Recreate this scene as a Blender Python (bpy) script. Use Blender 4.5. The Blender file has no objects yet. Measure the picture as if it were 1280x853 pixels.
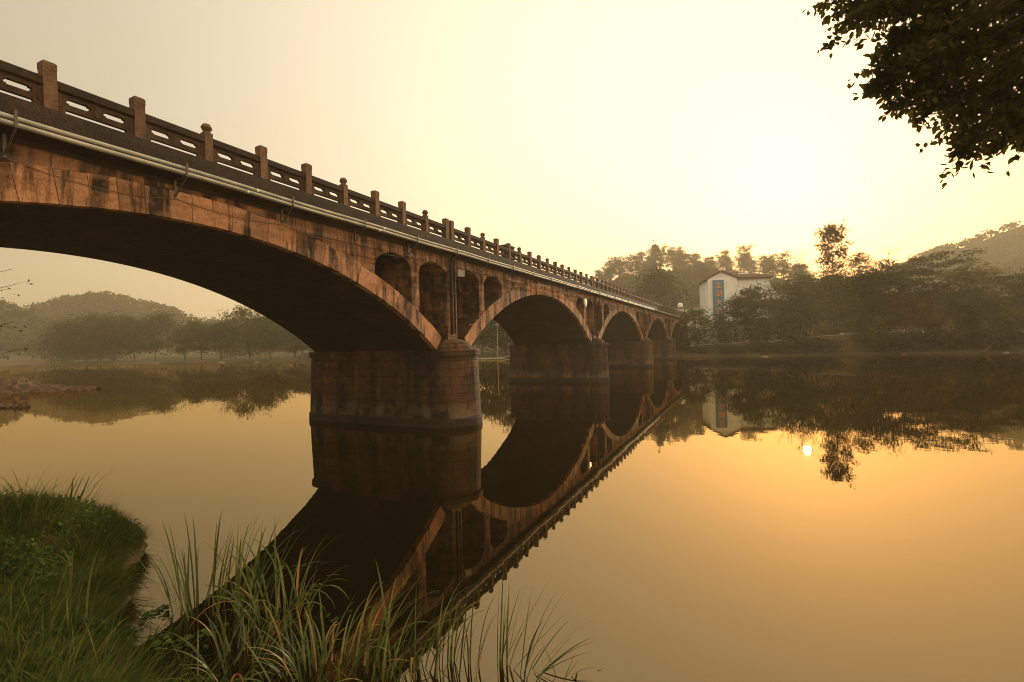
import bpy, math, random
import numpy as np
from mathutils import Matrix, Vector

scene = bpy.context.scene
COL = scene.collection
rng = np.random.default_rng(7)
R = math.radians

# ------------------------------------------------------------------ camera
F, YAW, PITCH, ROLL, CAMZ = 610.0, 0.4479, 0.003, 0.0243, 4.2
cd = bpy.data.cameras.new('camera')
cam = bpy.data.objects.new('camera', cd)
COL.objects.link(cam)
cd.sensor_width = 36.0
cd.lens = F / 1280.0 * 36.0
cd.clip_start, cd.clip_end = 0.1, 5000
fwd0 = Vector((-math.sin(YAW), math.cos(YAW), 0))
r0 = Vector((math.cos(YAW), math.sin(YAW), 0))
u0 = Vector((0, 0, 1))
fwd = fwd0 * math.cos(PITCH) + u0 * math.sin(PITCH)
u1 = u0 * math.cos(PITCH) - fwd0 * math.sin(PITCH)
rv = r0 * math.cos(ROLL) - u1 * math.sin(ROLL)
uv = r0 * math.sin(ROLL) + u1 * math.cos(ROLL)
m = Matrix.Identity(4)
for i in range(3):
    m[i][0], m[i][1], m[i][2] = rv[i], uv[i], -fwd[i]
m[0][3], m[1][3], m[2][3] = 0, 0, CAMZ
cam.matrix_world = m
scene.camera = cam

# ------------------------------------------------------------------ sky, sun, exposure
SUN = Vector((0.1068, 1.1615, 0.2354)).normalized()
EL = math.asin(SUN.z)
AZ = math.atan2(SUN.x, SUN.y)
world = bpy.data.worlds.new('World')
scene.world = world
world.use_nodes = True
wn, wl = world.node_tree.nodes, world.node_tree.links
wn.clear()
wo = wn.new('ShaderNodeOutputWorld')
wb = wn.new('ShaderNodeBackground')
sky = wn.new('ShaderNodeTexSky')
sky.sky_type = 'NISHITA'
sky.sun_disc = False
sky.sun_elevation = EL
sky.sun_rotation = AZ
sky.altitude = 50
sky.air_density = 1.0
sky.dust_density = 6.0
sky.ozone_density = 0.6
tint = wn.new('ShaderNodeMix')
tint.data_type = 'RGBA'
tint.blend_type = 'MULTIPLY'
tint.inputs['Factor'].default_value = 1.0
tint.inputs['B'].default_value = (0.50, 0.38, 0.22, 1)
veil = wn.new('ShaderNodeMix')              # even bright mist above the river
veil.data_type = 'RGBA'
veil.blend_type = 'ADD'
veil.inputs['Factor'].default_value = 1.0
veil.inputs['B'].default_value = (8.9, 8.1, 5.9, 1)
wl.new(sky.outputs[0], tint.inputs['A'])
wl.new(tint.outputs['Result'], veil.inputs['A'])
geo = wn.new('ShaderNodeTexCoord')
def lobe(prev, direction, power, colour):
    """broad brightening added to the sky round a direction"""
    dt = wn.new('ShaderNodeVectorMath'); dt.operation = 'DOT_PRODUCT'
    wl.new(geo.outputs['Generated'], dt.inputs[0]); dt.inputs[1].default_value = Vector(direction).normalized()
    mxx = wn.new('ShaderNodeMath'); mxx.operation = 'MAXIMUM'; mxx.inputs[1].default_value = 0.0
    wl.new(dt.outputs['Value'], mxx.inputs[0])
    pw = wn.new('ShaderNodeMath'); pw.operation = 'POWER'; pw.inputs[1].default_value = power
    wl.new(mxx.outputs[0], pw.inputs[0])
    ad = wn.new('ShaderNodeMix'); ad.data_type = 'RGBA'; ad.blend_type = 'ADD'
    wl.new(pw.outputs[0], ad.inputs['Factor'])
    wl.new(prev, ad.inputs['A']); ad.inputs['B'].default_value = (*colour, 1)
    return ad.outputs['Result']
c_ = lobe(veil.outputs['Result'], (SUN.x - 0.28, SUN.y, SUN.z + 0.20), 3.4, (17.0, 13.6, 10.2))
c_ = lobe(c_, tuple(SUN), 12.0, (8.0, 4.0, 0.2))
c_ = lobe(c_, (0.35, -0.50, 0.80), 1.5, (20.0, 16.6, 12.0))  # added fill light, high behind the camera and unseen, lifts hotel and bank
c_ = lobe(c_, (0.96, 0.12, 0.26), 3.0, (15.0, 11.0, 6.5))  # added fill light from the right, out of view, brightens the bridge face
# the mist reddens towards the horizon
sepz = wn.new('ShaderNodeSeparateXYZ'); wl.new(geo.outputs['Generated'], sepz.inputs[0])
iz = wn.new('ShaderNodeMath'); iz.operation = 'SUBTRACT'; iz.use_clamp = True
iz.inputs[0].default_value = 1.0; wl.new(sepz.outputs['Z'], iz.inputs[1])
hz_p = wn.new('ShaderNodeMath'); hz_p.operation = 'POWER'; hz_p.inputs[1].default_value = 5.0; wl.new(iz.outputs[0], hz_p.inputs[0])
red = wn.new('ShaderNodeMix'); red.data_type = 'RGBA'; red.blend_type = 'MULTIPLY'
wl.new(hz_p.outputs[0], red.inputs['Factor']); wl.new(c_, red.inputs['A']); red.inputs['B'].default_value = (0.95, 0.76, 0.48, 1)
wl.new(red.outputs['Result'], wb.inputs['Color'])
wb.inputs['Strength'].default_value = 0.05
wl.new(wb.outputs[0], wo.inputs['Surface'])

sd = bpy.data.lights.new('sun', 'SUN')
sun = bpy.data.objects.new('sun', sd)
COL.objects.link(sun)
sd.energy = 5.0
sd.angle = R(0.6)
sd.color = (1.0, 0.78, 0.50)
sun.rotation_euler = SUN.to_track_quat('Z', 'Y').to_euler()
sun.location = (20, 60, 80)

vs = scene.view_settings
vs.view_transform = 'Standard'
vs.look = 'None'
vs.exposure = 0.0
vs.gamma = 1.0
vs.use_curve_mapping = False
cy = scene.cycles
cy.use_denoising = True
try:
    cy.denoiser = 'OPENIMAGEDENOISE'
    cy.denoising_prefilter = 'ACCURATE'
    cy.denoising_input_passes = 'RGB_ALBEDO_NORMAL'
except Exception:
    pass
cy.filter_width = 1.05
cy.max_bounces = 6
cy.diffuse_bounces = 2
cy.glossy_bounces = 3
cy.transmission_bounces = 2
cy.volume_bounces = 1
cy.transparent_max_bounces = 4
cy.sample_clamp_indirect = 6.0
HAZE = 0.00055

# ------------------------------------------------------------------ helpers
def link(o, parent=None):
    COL.objects.link(o)
    if parent is not None:
        o.parent = parent
    return o

def tag(o, label=None, cat=None, group=None, kind=None):
    if label: o['label'] = label
    if cat: o['category'] = cat
    if group: o['group'] = group
    if kind: o['kind'] = kind
    return o

def empty(name, loc=(0, 0, 0), label=None, cat=None, group=None):
    o = bpy.data.objects.new(name, None)
    o.empty_display_size = 0.3
    link(o)
    o.location = loc
    return tag(o, label, cat, group)

def copy_tree(root, loc=None, rz=None, sc=None):
    c = root.copy()
    link(c)
    if loc is not None: c.location = loc
    if rz is not None: c.rotation_euler = (0, 0, rz)
    if sc is not None: c.scale = sc
    for ch in [o for o in COL.objects if o.parent == root]:
        d = ch.copy()
        link(d, c)
        for g in [o for o in COL.objects if o.parent == ch]:
            e = g.copy()
            link(e, d)
    return c

class MB:
    """collects polygons for ONE mesh; each vertex carries a random shade value"""
    def __init__(self):
        self.v, self.f, self.r, self.n = [], [], [], 0
    def add(self, verts, faces, rnd=None):
        verts = np.asarray(verts, float).reshape(-1, 3)
        k = len(verts)
        self.v.append(verts)
        self.f.extend([[i + self.n for i in fc] for fc in faces])
        if rnd is None:
            rnd = rng.random()
        self.r.append(np.full(k, rnd) if np.isscalar(rnd) else np.asarray(rnd))
        self.n += k
    def box(self, a, b, rnd=None):
        x0, y0, z0 = a; x1, y1, z1 = b
        self.add([(x0, y0, z0), (x1, y0, z0), (x1, y1, z0), (x0, y1, z0), (x0, y0, z1), (x1, y0, z1), (x1, y1, z1), (x0, y1, z1)],
                 [(3, 2, 1, 0), (4, 5, 6, 7), (0, 1, 5, 4), (1, 2, 6, 5), (2, 3, 7, 6), (3, 0, 4, 7)], rnd)
    def strip(self, ys, lo, hi, x0, x1, rnd=None):
        """solid between two polylines in the yz plane, from x0 (near face, larger x) to x1"""
        n = len(ys)
        V = []
        for x in (x0, x1):
            for y, l, h in zip(ys, lo, hi):
                V += [(x, y, l), (x, y, h)]
        Fc = []
        for i in range(n - 1):
            a, b, c, d = 2 * i, 2 * i + 2, 2 * i + 3, 2 * i + 1
            o = 2 * n
            Fc += [(a, b, c, d), (d + o, c + o, b + o, a + o), (d, c, c + o, d + o), (b, a, a + o, b + o)]
        e = 2 * n - 2
        Fc += [(0, 1, 1 + 2 * n, 2 * n), (e + 1, e, e + 2 * n, e + 1 + 2 * n)]
        self.add(V, Fc, rnd)
    def tube(self, pts, rad, sides=6, rnd=None, cap=True):
        pts = np.asarray(pts, float)
        n = len(pts)
        if np.isscalar(rad): rad = [rad] * n
        V = []
        t = np.gradient(pts, axis=0)
        for i in range(n):
            d = t[i] / (np.linalg.norm(t[i]) + 1e-9)
            ref = np.array([0, 0, 1.0]) if abs(d[2]) < 0.9 else np.array([1.0, 0, 0])
            a = np.cross(ref, d); a /= np.linalg.norm(a)
            b = np.cross(d, a)
            for k in range(sides):
                th = 2 * math.pi * k / sides
                V.append(pts[i] + rad[i] * (a * math.cos(th) + b * math.sin(th)))
        Fc = []
        for i in range(n - 1):
            for k in range(sides):
                k2 = (k + 1) % sides
                Fc.append((i * sides + k, i * sides + k2, (i + 1) * sides + k2, (i + 1) * sides + k))
        if cap:
            Fc.append(tuple(range(sides - 1, -1, -1)))
            Fc.append(tuple((n - 1) * sides + k for k in range(sides)))
        self.add(V, Fc, rnd)
    def loft(self, rings, rnd=None, cap_top=True, cap_bot=False):
        k = len(rings[0])
        V = [p for rg in rings for p in rg]
        Fc = []
        for i in range(len(rings) - 1):
            for j in range(k):
                j2 = (j + 1) % k
                Fc.append((i * k + j, i * k + j2, (i + 1) * k + j2, (i + 1) * k + j))
        if cap_top: Fc.append(tuple((len(rings) - 1) * k + j for j in range(k)))
        if cap_bot: Fc.append(tuple(range(k - 1, -1, -1)))
        self.add(V, Fc, rnd)
    def build(self, name, mat, parent=None, smooth=False, loc=None):
        v = np.concatenate(self.v) if self.v else np.zeros((0, 3))
        r = np.concatenate(self.r) if self.r else np.zeros(0)
        if parent is not None and loc is None:
            v = v - np.array(parent.location)
        return mesh_obj(name, v, self.f, r, mat, parent, smooth, loc)

def mesh_obj(name, v, faces, r, mat, parent=None, smooth=False, loc=None):
    me = bpy.data.meshes.new(name)
    v = np.asarray(v, np.float32)
    if isinstance(faces, np.ndarray):
        nf, k = faces.shape
        me.vertices.add(len(v)); me.vertices.foreach_set('co', v.ravel())
        me.loops.add(nf * k); me.loops.foreach_set('vertex_index', faces.astype(np.int32).ravel())
        me.polygons.add(nf)
        me.polygons.foreach_set('loop_start', np.arange(0, nf * k, k, dtype=np.int32))
        me.polygons.foreach_set('loop_total', np.full(nf, k, dtype=np.int32))
        me.update(calc_edges=True)
    else:
        me.from_pydata([tuple(p) for p in v], [], [tuple(f) for f in faces])
    if len(r):
        at = me.attributes.new('rnd', 'FLOAT', 'POINT')
        at.data.foreach_set('value', np.asarray(r, np.float32))
    if smooth:
        me.polygons.foreach_set('use_smooth', np.ones(len(me.polygons), bool))
    me.materials.append(mat)
    me.validate()
    o = bpy.data.objects.new(name, me)
    link(o, parent)
    if loc is not None: o.location = loc
    return o

# ------------------------------------------------------------------ materials
class NT:
    def __init__(self, name):
        self.m = bpy.data.materials.new(name)
        self.m.use_nodes = True
        self.n, self.l = self.m.node_tree.nodes, self.m.node_tree.links
        self.bsdf = self.n['Principled BSDF']
        self.out = self.n['Material Output']
    def new(self, t, **kw):
        nd = self.n.new(t)
        for k, v in kw.items(): setattr(nd, k, v)
        return nd
    def set(self, sock, val):
        if isinstance(val, bpy.types.NodeSocket): self.l.new(val, sock)
        else: sock.default_value = val
    def obj(self):
        return self.new('ShaderNodeTexCoord').outputs['Object']
    def mapping(self, vec, scale=(1, 1, 1)):
        mp = self.new('ShaderNodeMapping')
        self.l.new(vec, mp.inputs['Vector'])
        mp.inputs['Scale'].default_value = scale
        return mp.outputs[0]
    def noise(self, vec, scale, detail=4, rough=0.55, dist=0.0):
        nz = self.new('ShaderNodeTexNoise')
        self.l.new(vec, nz.inputs['Vector'])
        nz.inputs['Scale'].default_value = scale
        nz.inputs['Detail'].default_value = detail
        nz.inputs['Roughness'].default_value = rough
        nz.inputs['Distortion'].default_value = dist
        return nz.outputs[0]
    def ramp(self, fac, stops):
        rp = self.new('ShaderNodeValToRGB')
        el = rp.color_ramp.elements
        while len(el) < len(stops): el.new(0.5)
        for e, (p, c) in zip(el, stops):
            e.position = p
            e.color = c if len(c) == 4 else (*c, 1)
        self.set(rp.inputs[0], fac)
        return rp.outputs[0]
    def mix(self, fac, a, b, mode='MIX'):
        mx = self.new('ShaderNodeMix', data_type='RGBA', blend_type=mode)
        self.set(mx.inputs['Factor'], fac)
        self.set(mx.inputs['A'], a if not isinstance(a, tuple) or len(a) == 4 else (*a, 1))
        self.set(mx.inputs['B'], b if not isinstance(b, tuple) or len(b) == 4 else (*b, 1))
        return mx.outputs['Result']
    def math(self, op, a, b=0.0, clamp=False):
        mt = self.new('ShaderNodeMath', operation=op, use_clamp=clamp)
        self.set(mt.inputs[0], a); self.set(mt.inputs[1], b)
        return mt.outputs[0]
    def rnd(self):
        a = self.new('ShaderNodeAttribute', attribute_name='rnd')
        return a.outputs['Fac']
    def bump(self, h, strength=0.4, dist=0.02, normal=None):
        b = self.new('ShaderNodeBump')
        b.inputs['Strength'].default_value = strength
        b.inputs['Distance'].default_value = dist
        self.l.new(h, b.inputs['Height'])
        if normal is not None: self.l.new(normal, b.inputs['Normal'])
        return b.outputs[0]
    def finish(self, color, rough=0.85, normal=None, spec=0.3, metal=0.0):
        self.set(self.bsdf.inputs['Base Color'], color if not isinstance(color, tuple) else (*color[:3], 1))
        self.set(self.bsdf.inputs['Roughness'], rough)
        self.bsdf.inputs['Specular IOR Level'].default_value = spec
        self.bsdf.inputs['Metallic'].default_value = metal
        if normal is not None: self.l.new(normal, self.bsdf.inputs['Normal'])
        return self.m

def stone_mat(name, c0, c1, stain=(0.02, 0.016, 0.013), stain_amt=0.75, courses=None, plane='yz', streak=(1.0, 0.9, 0.10), thr=(0.50, 0.62), tide=False):
    t = NT(name)
    ob = t.obj()
    big = t.noise(ob, 0.35, 3)
    col = t.mix(t.ramp(big, [(0.3, (0, 0, 0)), (0.7, (1, 1, 1))]), c0, c1)
    # tone of the single block
    rn = t.rnd()
    col = t.mix(0.55, col, t.ramp(rn, [(0.0, (0.50, 0.46, 0.45)), (0.45, (0.95, 0.95, 0.95)), (1.0, (1.35, 1.25, 1.15))]), 'MULTIPLY')
    oi = t.new('ShaderNodeObjectInfo')
    col = t.mix(0.5, col, t.ramp(oi.outputs['Random'], [(0.0, (0.6, 0.6, 0.6)), (1.0, (1.25, 1.2, 1.15))]), 'MULTIPLY')
    pit = t.noise(ob, 5.5, 5, 0.65)
    col = t.mix(0.6, col, t.ramp(pit, [(0.32, (0.5, 0.48, 0.46)), (0.55, (1.05, 1.05, 1.05)), (0.72, (1.25, 1.2, 1.1))]), 'MULTIPLY')
    grain = t.noise(ob, 22, 4, 0.7)
    col = t.mix(0.5, col, t.ramp(grain, [(0.3, (0.55, 0.55, 0.55)), (0.7, (1.25, 1.25, 1.25))]), 'MULTIPLY')
    hgt = t.math('ADD', grain, t.math('MULTIPLY', pit, 1.2))
    if courses:
        sp = t.new('ShaderNodeSeparateXYZ'); t.l.new(ob, sp.inputs[0])
        cb = t.new('ShaderNodeCombineXYZ')
        wob = t.math('MULTIPLY', t.math('SUBTRACT', t.noise(ob, 1.3, 2), 0.5), 0.16)
        t.l.new(t.math('ADD', sp.outputs['Y' if plane == 'yz' else 'X'], wob), cb.inputs[0])
        t.l.new(t.math('ADD', sp.outputs['Z' if plane != 'xy' else 'Y'], wob), cb.inputs[1])
        bk = t.new('ShaderNodeTexBrick')
        t.l.new(cb.outputs[0], bk.inputs['Vector'])
        bk.inputs['Scale'].default_value = 1.0
        bk.inputs['Brick Width'].default_value = courses[0]
        bk.inputs['Row Height'].default_value = courses[1]
        bk.inputs['Mortar Size'].default_value = 0.026
        bk.inputs['Mortar Smooth'].default_value = 0.4
        bk.inputs['Color1'].default_value = (0.72, 0.70, 0.70, 1)
        bk.inputs['Color2'].default_value = (1.15, 1.1, 1.05, 1)
        bk.inputs['Mortar'].default_value = (0.36, 0.33, 0.30, 1)
        col = t.mix(0.8, col, bk.outputs['Color'], 'MULTIPLY')
        hgt = t.math('SUBTRACT', t.math('MULTIPLY', grain, 0.6), bk.outputs['Fac'])
    if tide:
        sz = t.new('ShaderNodeSeparateXYZ'); t.l.new(ob, sz.inputs[0])
        zz = t.math('ADD', sz.outputs['Z'], t.math('MULTIPLY', t.noise(ob, 1.1, 4), 0.9))
        col = t.mix(t.ramp(t.math('MULTIPLY', zz, 0.4), [(0.30, (0, 0, 0)), (0.36, (0.75, 0.75, 0.75)), (0.52, (0.6, 0.6, 0.6)), (0.72, (0, 0, 0))]), col, (0.17, 0.115, 0.07))
    # dark water streaks running down the stone
    sv = t.mapping(ob, streak)
    st = t.noise(sv, 1.0, 6, 0.62, 0.3)
    sm = t.ramp(st, [(thr[0], (0, 0, 0)), (thr[1], (1, 1, 1))])
    sm2 = t.math('MULTIPLY', sm, t.ramp(t.noise(ob, 2.7, 4), [(0.3, (0.45, 0.45, 0.45)), (0.6, (1, 1, 1))]))
    col = t.mix(t.math('MULTIPLY', sm2, stain_amt), col, stain)
    nrm = t.bump(hgt, 0.6, 0.03)
    return t.finish(col, 0.9, nrm, 0.2)

M = {}
GR0, GR1 = (0.22, 0.112, 0.058), (0.34, 0.175, 0.092)
M['stone'] = stone_mat('granite', GR0, GR1, courses=(0.95, 0.46), streak=(1.0, 1.7, 0.22), thr=(0.44, 0.56), stain_amt=0.93, stain=(0.014, 0.011, 0.009))
M['ring'] = stone_mat('granite_ring', (0.265, 0.135, 0.070), (0.41, 0.212, 0.115), streak=(1.0, 1.5, 0.16), thr=(0.475, 0.545), stain_amt=0.95, stain=(0.014, 0.011, 0.009))
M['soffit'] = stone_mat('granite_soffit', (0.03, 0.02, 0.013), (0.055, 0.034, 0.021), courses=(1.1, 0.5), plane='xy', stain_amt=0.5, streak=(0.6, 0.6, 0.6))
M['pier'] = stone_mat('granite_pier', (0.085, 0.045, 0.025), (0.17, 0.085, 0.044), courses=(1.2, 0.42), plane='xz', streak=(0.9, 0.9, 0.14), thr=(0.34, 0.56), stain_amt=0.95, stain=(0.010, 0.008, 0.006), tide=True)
M['wet'] = stone_mat('wet_footing', (0.022, 0.016, 0.010), (0.045, 0.03, 0.018), streak=(0.8, 0.8, 0.8))
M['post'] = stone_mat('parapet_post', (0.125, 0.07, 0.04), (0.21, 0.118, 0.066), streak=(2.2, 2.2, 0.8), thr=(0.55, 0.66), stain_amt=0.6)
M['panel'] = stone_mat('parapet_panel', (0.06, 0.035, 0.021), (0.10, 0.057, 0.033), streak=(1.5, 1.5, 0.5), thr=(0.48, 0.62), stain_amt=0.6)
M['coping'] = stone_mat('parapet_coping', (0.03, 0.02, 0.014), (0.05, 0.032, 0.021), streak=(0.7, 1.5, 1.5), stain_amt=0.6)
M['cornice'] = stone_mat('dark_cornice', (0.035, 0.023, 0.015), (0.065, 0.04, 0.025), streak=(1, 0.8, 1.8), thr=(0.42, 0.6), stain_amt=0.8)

def simple(name, col, rough=0.7, spec=0.3, metal=0.0, var=0.25, scale=6.0, bump=0.0):
    t = NT(name)
    ob = t.obj()
    nz = t.noise(ob, scale, 5, 0.6)
    c = t.mix(var, (*col, 1), t.ramp(nz, [(0.3, tuple(x * 0.35 for x in col)), (0.7, tuple(min(1, x * 1.5) for x in col))]))
    nrm = t.bump(nz, bump, 0.03) if bump else None
    return t.finish(c, rough, nrm, spec, metal)

M['pipe'] = simple('painted_pipe', (0.37, 0.34, 0.28), 0.6, 0.35, 0.15, 0.4, 2.2)
M['steel'] = simple('dull_steel', (0.10, 0.09, 0.075), 0.5, 0.4, 0.5, 0.4, 8)
M['cable'] = simple('grey_cable', (0.16, 0.13, 0.10), 0.7)
M['lamp'] = simple('pale_plastic', (0.72, 0.68, 0.58), 0.35, 0.5, 0, 0.1)
M['white'] = simple('white_render', (0.78, 0.76, 0.70), 0.85, 0.2, 0, 0.3, 0.5)
M['roof'] = simple('brown_roof_tiles', (0.10, 0.065, 0.045), 0.8, 0.2, 0, 0.4, 2)
M['signblue'] = simple('blue_sign_board', (0.07, 0.17, 0.27), 0.5, 0.4, 0, 0.15, 0.4)
M['signtext'] = simple('orange_sign_letters', (0.80, 0.30, 0.05), 0.5, 0.4, 0, 0.1)
M['glass'] = simple('dark_window_glass', (0.05, 0.055, 0.06), 0.12, 0.6, 0, 0.2, 1)
M['frame'] = simple('window_frame', (0.35, 0.32, 0.28), 0.6)
M['concrete'] = simple('old_concrete', (0.24, 0.19, 0.14), 0.9, 0.2, 0, 0.5, 1.2, 0.4)
M['rock'] = simple('brown_rock', (0.09, 0.054, 0.029), 0.9, 0.2, 0, 0.9, 2.4, 1.0)
M['palerock'] = simple('pale_stone', (0.20, 0.16, 0.115), 0.9, 0.2, 0, 0.4, 2, 0.5)
M['bark'] = simple('bark', (0.075, 0.055, 0.04), 0.95, 0.1, 0, 0.6, 3, 0.8)
M['deadwood'] = simple('bleached_wood', (0.38, 0.31, 0.22), 0.9, 0.2, 0, 0.3, 3)
M['asphalt'] = simple('asphalt', (0.05, 0.05, 0.05), 0.95, 0.2, 0, 0.4, 4)
M['bird'] = simple('dark_feathers', (0.03, 0.028, 0.025), 0.8)

def leaf_mat(name, dark, mid, light, transl=0.35, clump=0.25):
    t = NT(name)
    rn = t.rnd()
    ob = t.obj()
    c = t.ramp(rn, [(0.0, dark), (0.55, mid), (1.0, light)])
    nz = t.noise(ob, clump, 3)
    c = t.mix(0.8, c, t.ramp(nz, [(0.35, (0.4, 0.42, 0.42)), (0.65, (1.35, 1.25, 1.05))]), 'MULTIPLY')
    df = t.new('ShaderNodeBsdfDiffuse'); t.l.new(c, df.inputs[0])
    tr = t.new('ShaderNodeBsdfTranslucent'); t.l.new(c, tr.inputs[0])
    mx = t.new('ShaderNodeMixShader'); mx.inputs[0].default_value = transl
    t.l.new(df.outputs[0], mx.inputs[1]); t.l.new(tr.outputs[0], mx.inputs[2])
    t.l.new(mx.outputs[0], t.out.inputs['Surface'])
    return t.m

M['leaf'] = leaf_mat('leaf_green', (0.035, 0.045, 0.016), (0.06, 0.072, 0.022), (0.105, 0.11, 0.032))
M['leaf_dark'] = leaf_mat('leaf_dark', (0.03, 0.036, 0.015), (0.05, 0.055, 0.02), (0.08, 0.08, 0.028))
M['leaf_red'] = leaf_mat('leaf_rust', (0.06, 0.04, 0.02), (0.12, 0.065, 0.025), (0.2, 0.11, 0.04), 0.5)
M['leaf_yel'] = leaf_mat('leaf_yellowing', (0.06, 0.066, 0.018), (0.105, 0.105, 0.026), (0.17, 0.15, 0.038), 0.4)
M['needle'] = leaf_mat('pine_needles', (0.06, 0.062, 0.028), (0.09, 0.088, 0.038), (0.12, 0.112, 0.048), 0.4)
M['overleaf'] = leaf_mat('broad_leaf', (0.045, 0.045, 0.012), (0.065, 0.062, 0.016), (0.11, 0.10, 0.022), 0.42, 1.2)
M['grass'] = leaf_mat('grass_blade', (0.04, 0.058, 0.014), (0.08, 0.11, 0.024), (0.20, 0.18, 0.06), 0.3, 0.9)
M['weed'] = leaf_mat('weed_leaf', (0.03, 0.05, 0.016), (0.055, 0.085, 0.025), (0.09, 0.12, 0.035), 0.3, 1.1)
t = NT('reed_blade')
c = t.ramp(t.rnd(), [(0.0, (0.028, 0.045, 0.014)), (0.45, (0.075, 0.092, 0.02)), (0.72, (0.16, 0.155, 0.036)), (0.82, (0.22, 0.15, 0.05)), (1.0, (0.30, 0.11, 0.03))])
df = t.new('ShaderNodeBsdfDiffuse'); t.l.new(c, df.inputs[0])
tr = t.new('ShaderNodeBsdfTranslucent'); t.l.new(c, tr.inputs[0])
gl = t.new('ShaderNodeBsdfGlossy'); gl.inputs['Roughness'].default_value = 0.45; gl.inputs[0].default_value = (0.8, 0.8, 0.8, 1)
mx = t.new('ShaderNodeMixShader'); mx.inputs[0].default_value = 0.35
t.l.new(df.outputs[0], mx.inputs[1]); t.l.new(tr.outputs[0], mx.inputs[2])
mx2 = t.new('ShaderNodeMixShader'); mx2.inputs[0].default_value = 0.02
t.l.new(mx.outputs[0], mx2.inputs[1]); t.l.new(gl.outputs[0], mx2.inputs[2])
t.l.new(mx2.outputs[0], t.out.inputs['Surface'])
M['reed'] = t.m

# soil of the near bank, far ground, hills
t = NT('bank_soil')
ob = t.obj()
c = t.ramp(t.noise(ob, 1.8, 6, 0.6), [(0.35, (0.022, 0.022, 0.010)), (0.55, (0.05, 0.034, 0.018)), (0.7, (0.10, 0.055, 0.028))])
M['soil'] = t.finish(c, 0.95, t.bump(t.noise(ob, 7, 6, 0.7), 0.8, 0.06), 0.1)
t = NT('far_ground')
ob = t.obj()
c = t.ramp(t.noise(ob, 0.09, 6, 0.65), [(0.35, (0.045, 0.045, 0.02)), (0.55, (0.09, 0.07, 0.035)), (0.72, (0.16, 0.105, 0.06))])
sp = t.new('ShaderNodeSeparateXYZ'); t.l.new(ob, sp.inputs[0])
c = t.mix(t.math('MULTIPLY', t.math('SUBTRACT', sp.outputs['Z'], 4.5), 0.5, True), c, t.ramp(t.noise(ob, 0.3, 4), [(0.35, (0.022, 0.026, 0.010)), (0.65, (0.05, 0.055, 0.02))]))
M['ground'] = t.finish(c, 0.95, t.bump(t.noise(ob, 1.5, 6, 0.7), 0.8, 0.3), 0.1)

# water: still, brown, strongly mirroring
t = NT('river_water')
ob = t.obj()
n1 = t.noise(t.mapping(ob, (1, 1, 1)), 0.55, 3, 0.5)
n2 = t.noise(t.mapping(ob, (0.6, 1.4, 1)), 2.6, 3, 0.6)
h = t.math('ADD', t.math('ADD', n1, t.math('MULTIPLY', n2, 0.16)), t.math('MULTIPLY', t.noise(ob, 0.06, 3), 3.0))
nb = t.bump(h, 0.085, 0.035)
fr = t.new('ShaderNodeFresnel'); fr.inputs['IOR'].default_value = 1.33
t.l.new(nb, fr.inputs['Normal'])
fac = t.math('ADD', t.math('MULTIPLY', fr.outputs[0], 1.15), 0.17, True)
gl = t.new('ShaderNodeBsdfGlossy'); gl.inputs['Roughness'].default_value = 0.006
gl.inputs[0].default_value = (0.82, 0.655, 0.40, 1)
t.l.new(nb, gl.inputs['Normal'])
df = t.new('ShaderNodeBsdfDiffuse'); df.inputs[0].default_value = (0.006, 0.005, 0.002, 1)
mx = t.new('ShaderNodeMixShader')
t.l.new(fac, mx.inputs[0]); t.l.new(df.outputs[0], mx.inputs[1]); t.l.new(gl.outputs[0], mx.inputs[2])
t.l.new(mx.outputs[0], t.out.inputs['Surface'])
M['water'] = t.m

# ------------------------------------------------------------------ setting: water, terrain, near bank
BX0, BX1, BY0, BY1 = -640.0, 420.0, -60.0, 560.0
w = MB(); w.add([(BX0 + 2, BY0 + 2, 0), (BX1 - 2, BY0 + 2, 0), (BX1 - 2, BY1 - 2, 0), (BX0 + 2, BY1 - 2, 0)], [(0, 1, 2, 3)])
tag(w.build('water', M['water']), kind='structure')

SHX = [-640, -300, -234, -200, -121, -60, -12, 10, 45, 80, 120, 300, 420]
SHY = [-10, 45, 78, 92, 105, 109, 114, 117, 122.5, 125, 126, 118, 105]
def shore(x): return np.interp(x, SHX, SHY)
def gs(x, y, cx, cy, sx, sy, a, rot=0.0):
    c, s = math.cos(rot), math.sin(rot)
    u = (x - cx) * c + (y - cy) * s; v = -(x - cx) * s + (y - cy) * c
    return a * np.exp(-(u / sx) ** 2 - (v / sy) ** 2)
def wob(x, y, f):
    return np.sin(x * f + 1.3 * np.sin(y * f * 0.7)) * np.cos(y * f * 1.1 + np.sin(x * f * 0.6))
def hills_h(x, y):
    h = gs(x, y, -22, 390, 92, 60, 37)                # wooded ridge behind the hotel
    h += gs(x, y, -110, 400, 80, 60, 18)
    h += gs(x, y, 85, 310, 60, 60, 9)
    h += gs(x, y, 236, 500, 130, 42, 66)              # far right hill
    h += gs(x, y, 172, 380, 46, 40, 50)              # nearer right hill
    h += gs(x, y, -480, 210, 90, 50, 44, 0.4)        # far left hill
    h += gs(x, y, -395, 180, 40, 50, 16)
    h += gs(x, y, -400, 110, 60, 34, 26, 0.6)        # nearer left slope
    h += gs(x, y, -400, 330, 90, 60, 24)
    h += gs(x, y, -230, 380, 160, 60, 17)
    h += gs(x, y, 60, 480, 400, 50, 26)
    return h * (1 + 0.05 * wob(x, y, 0.07))
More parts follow.
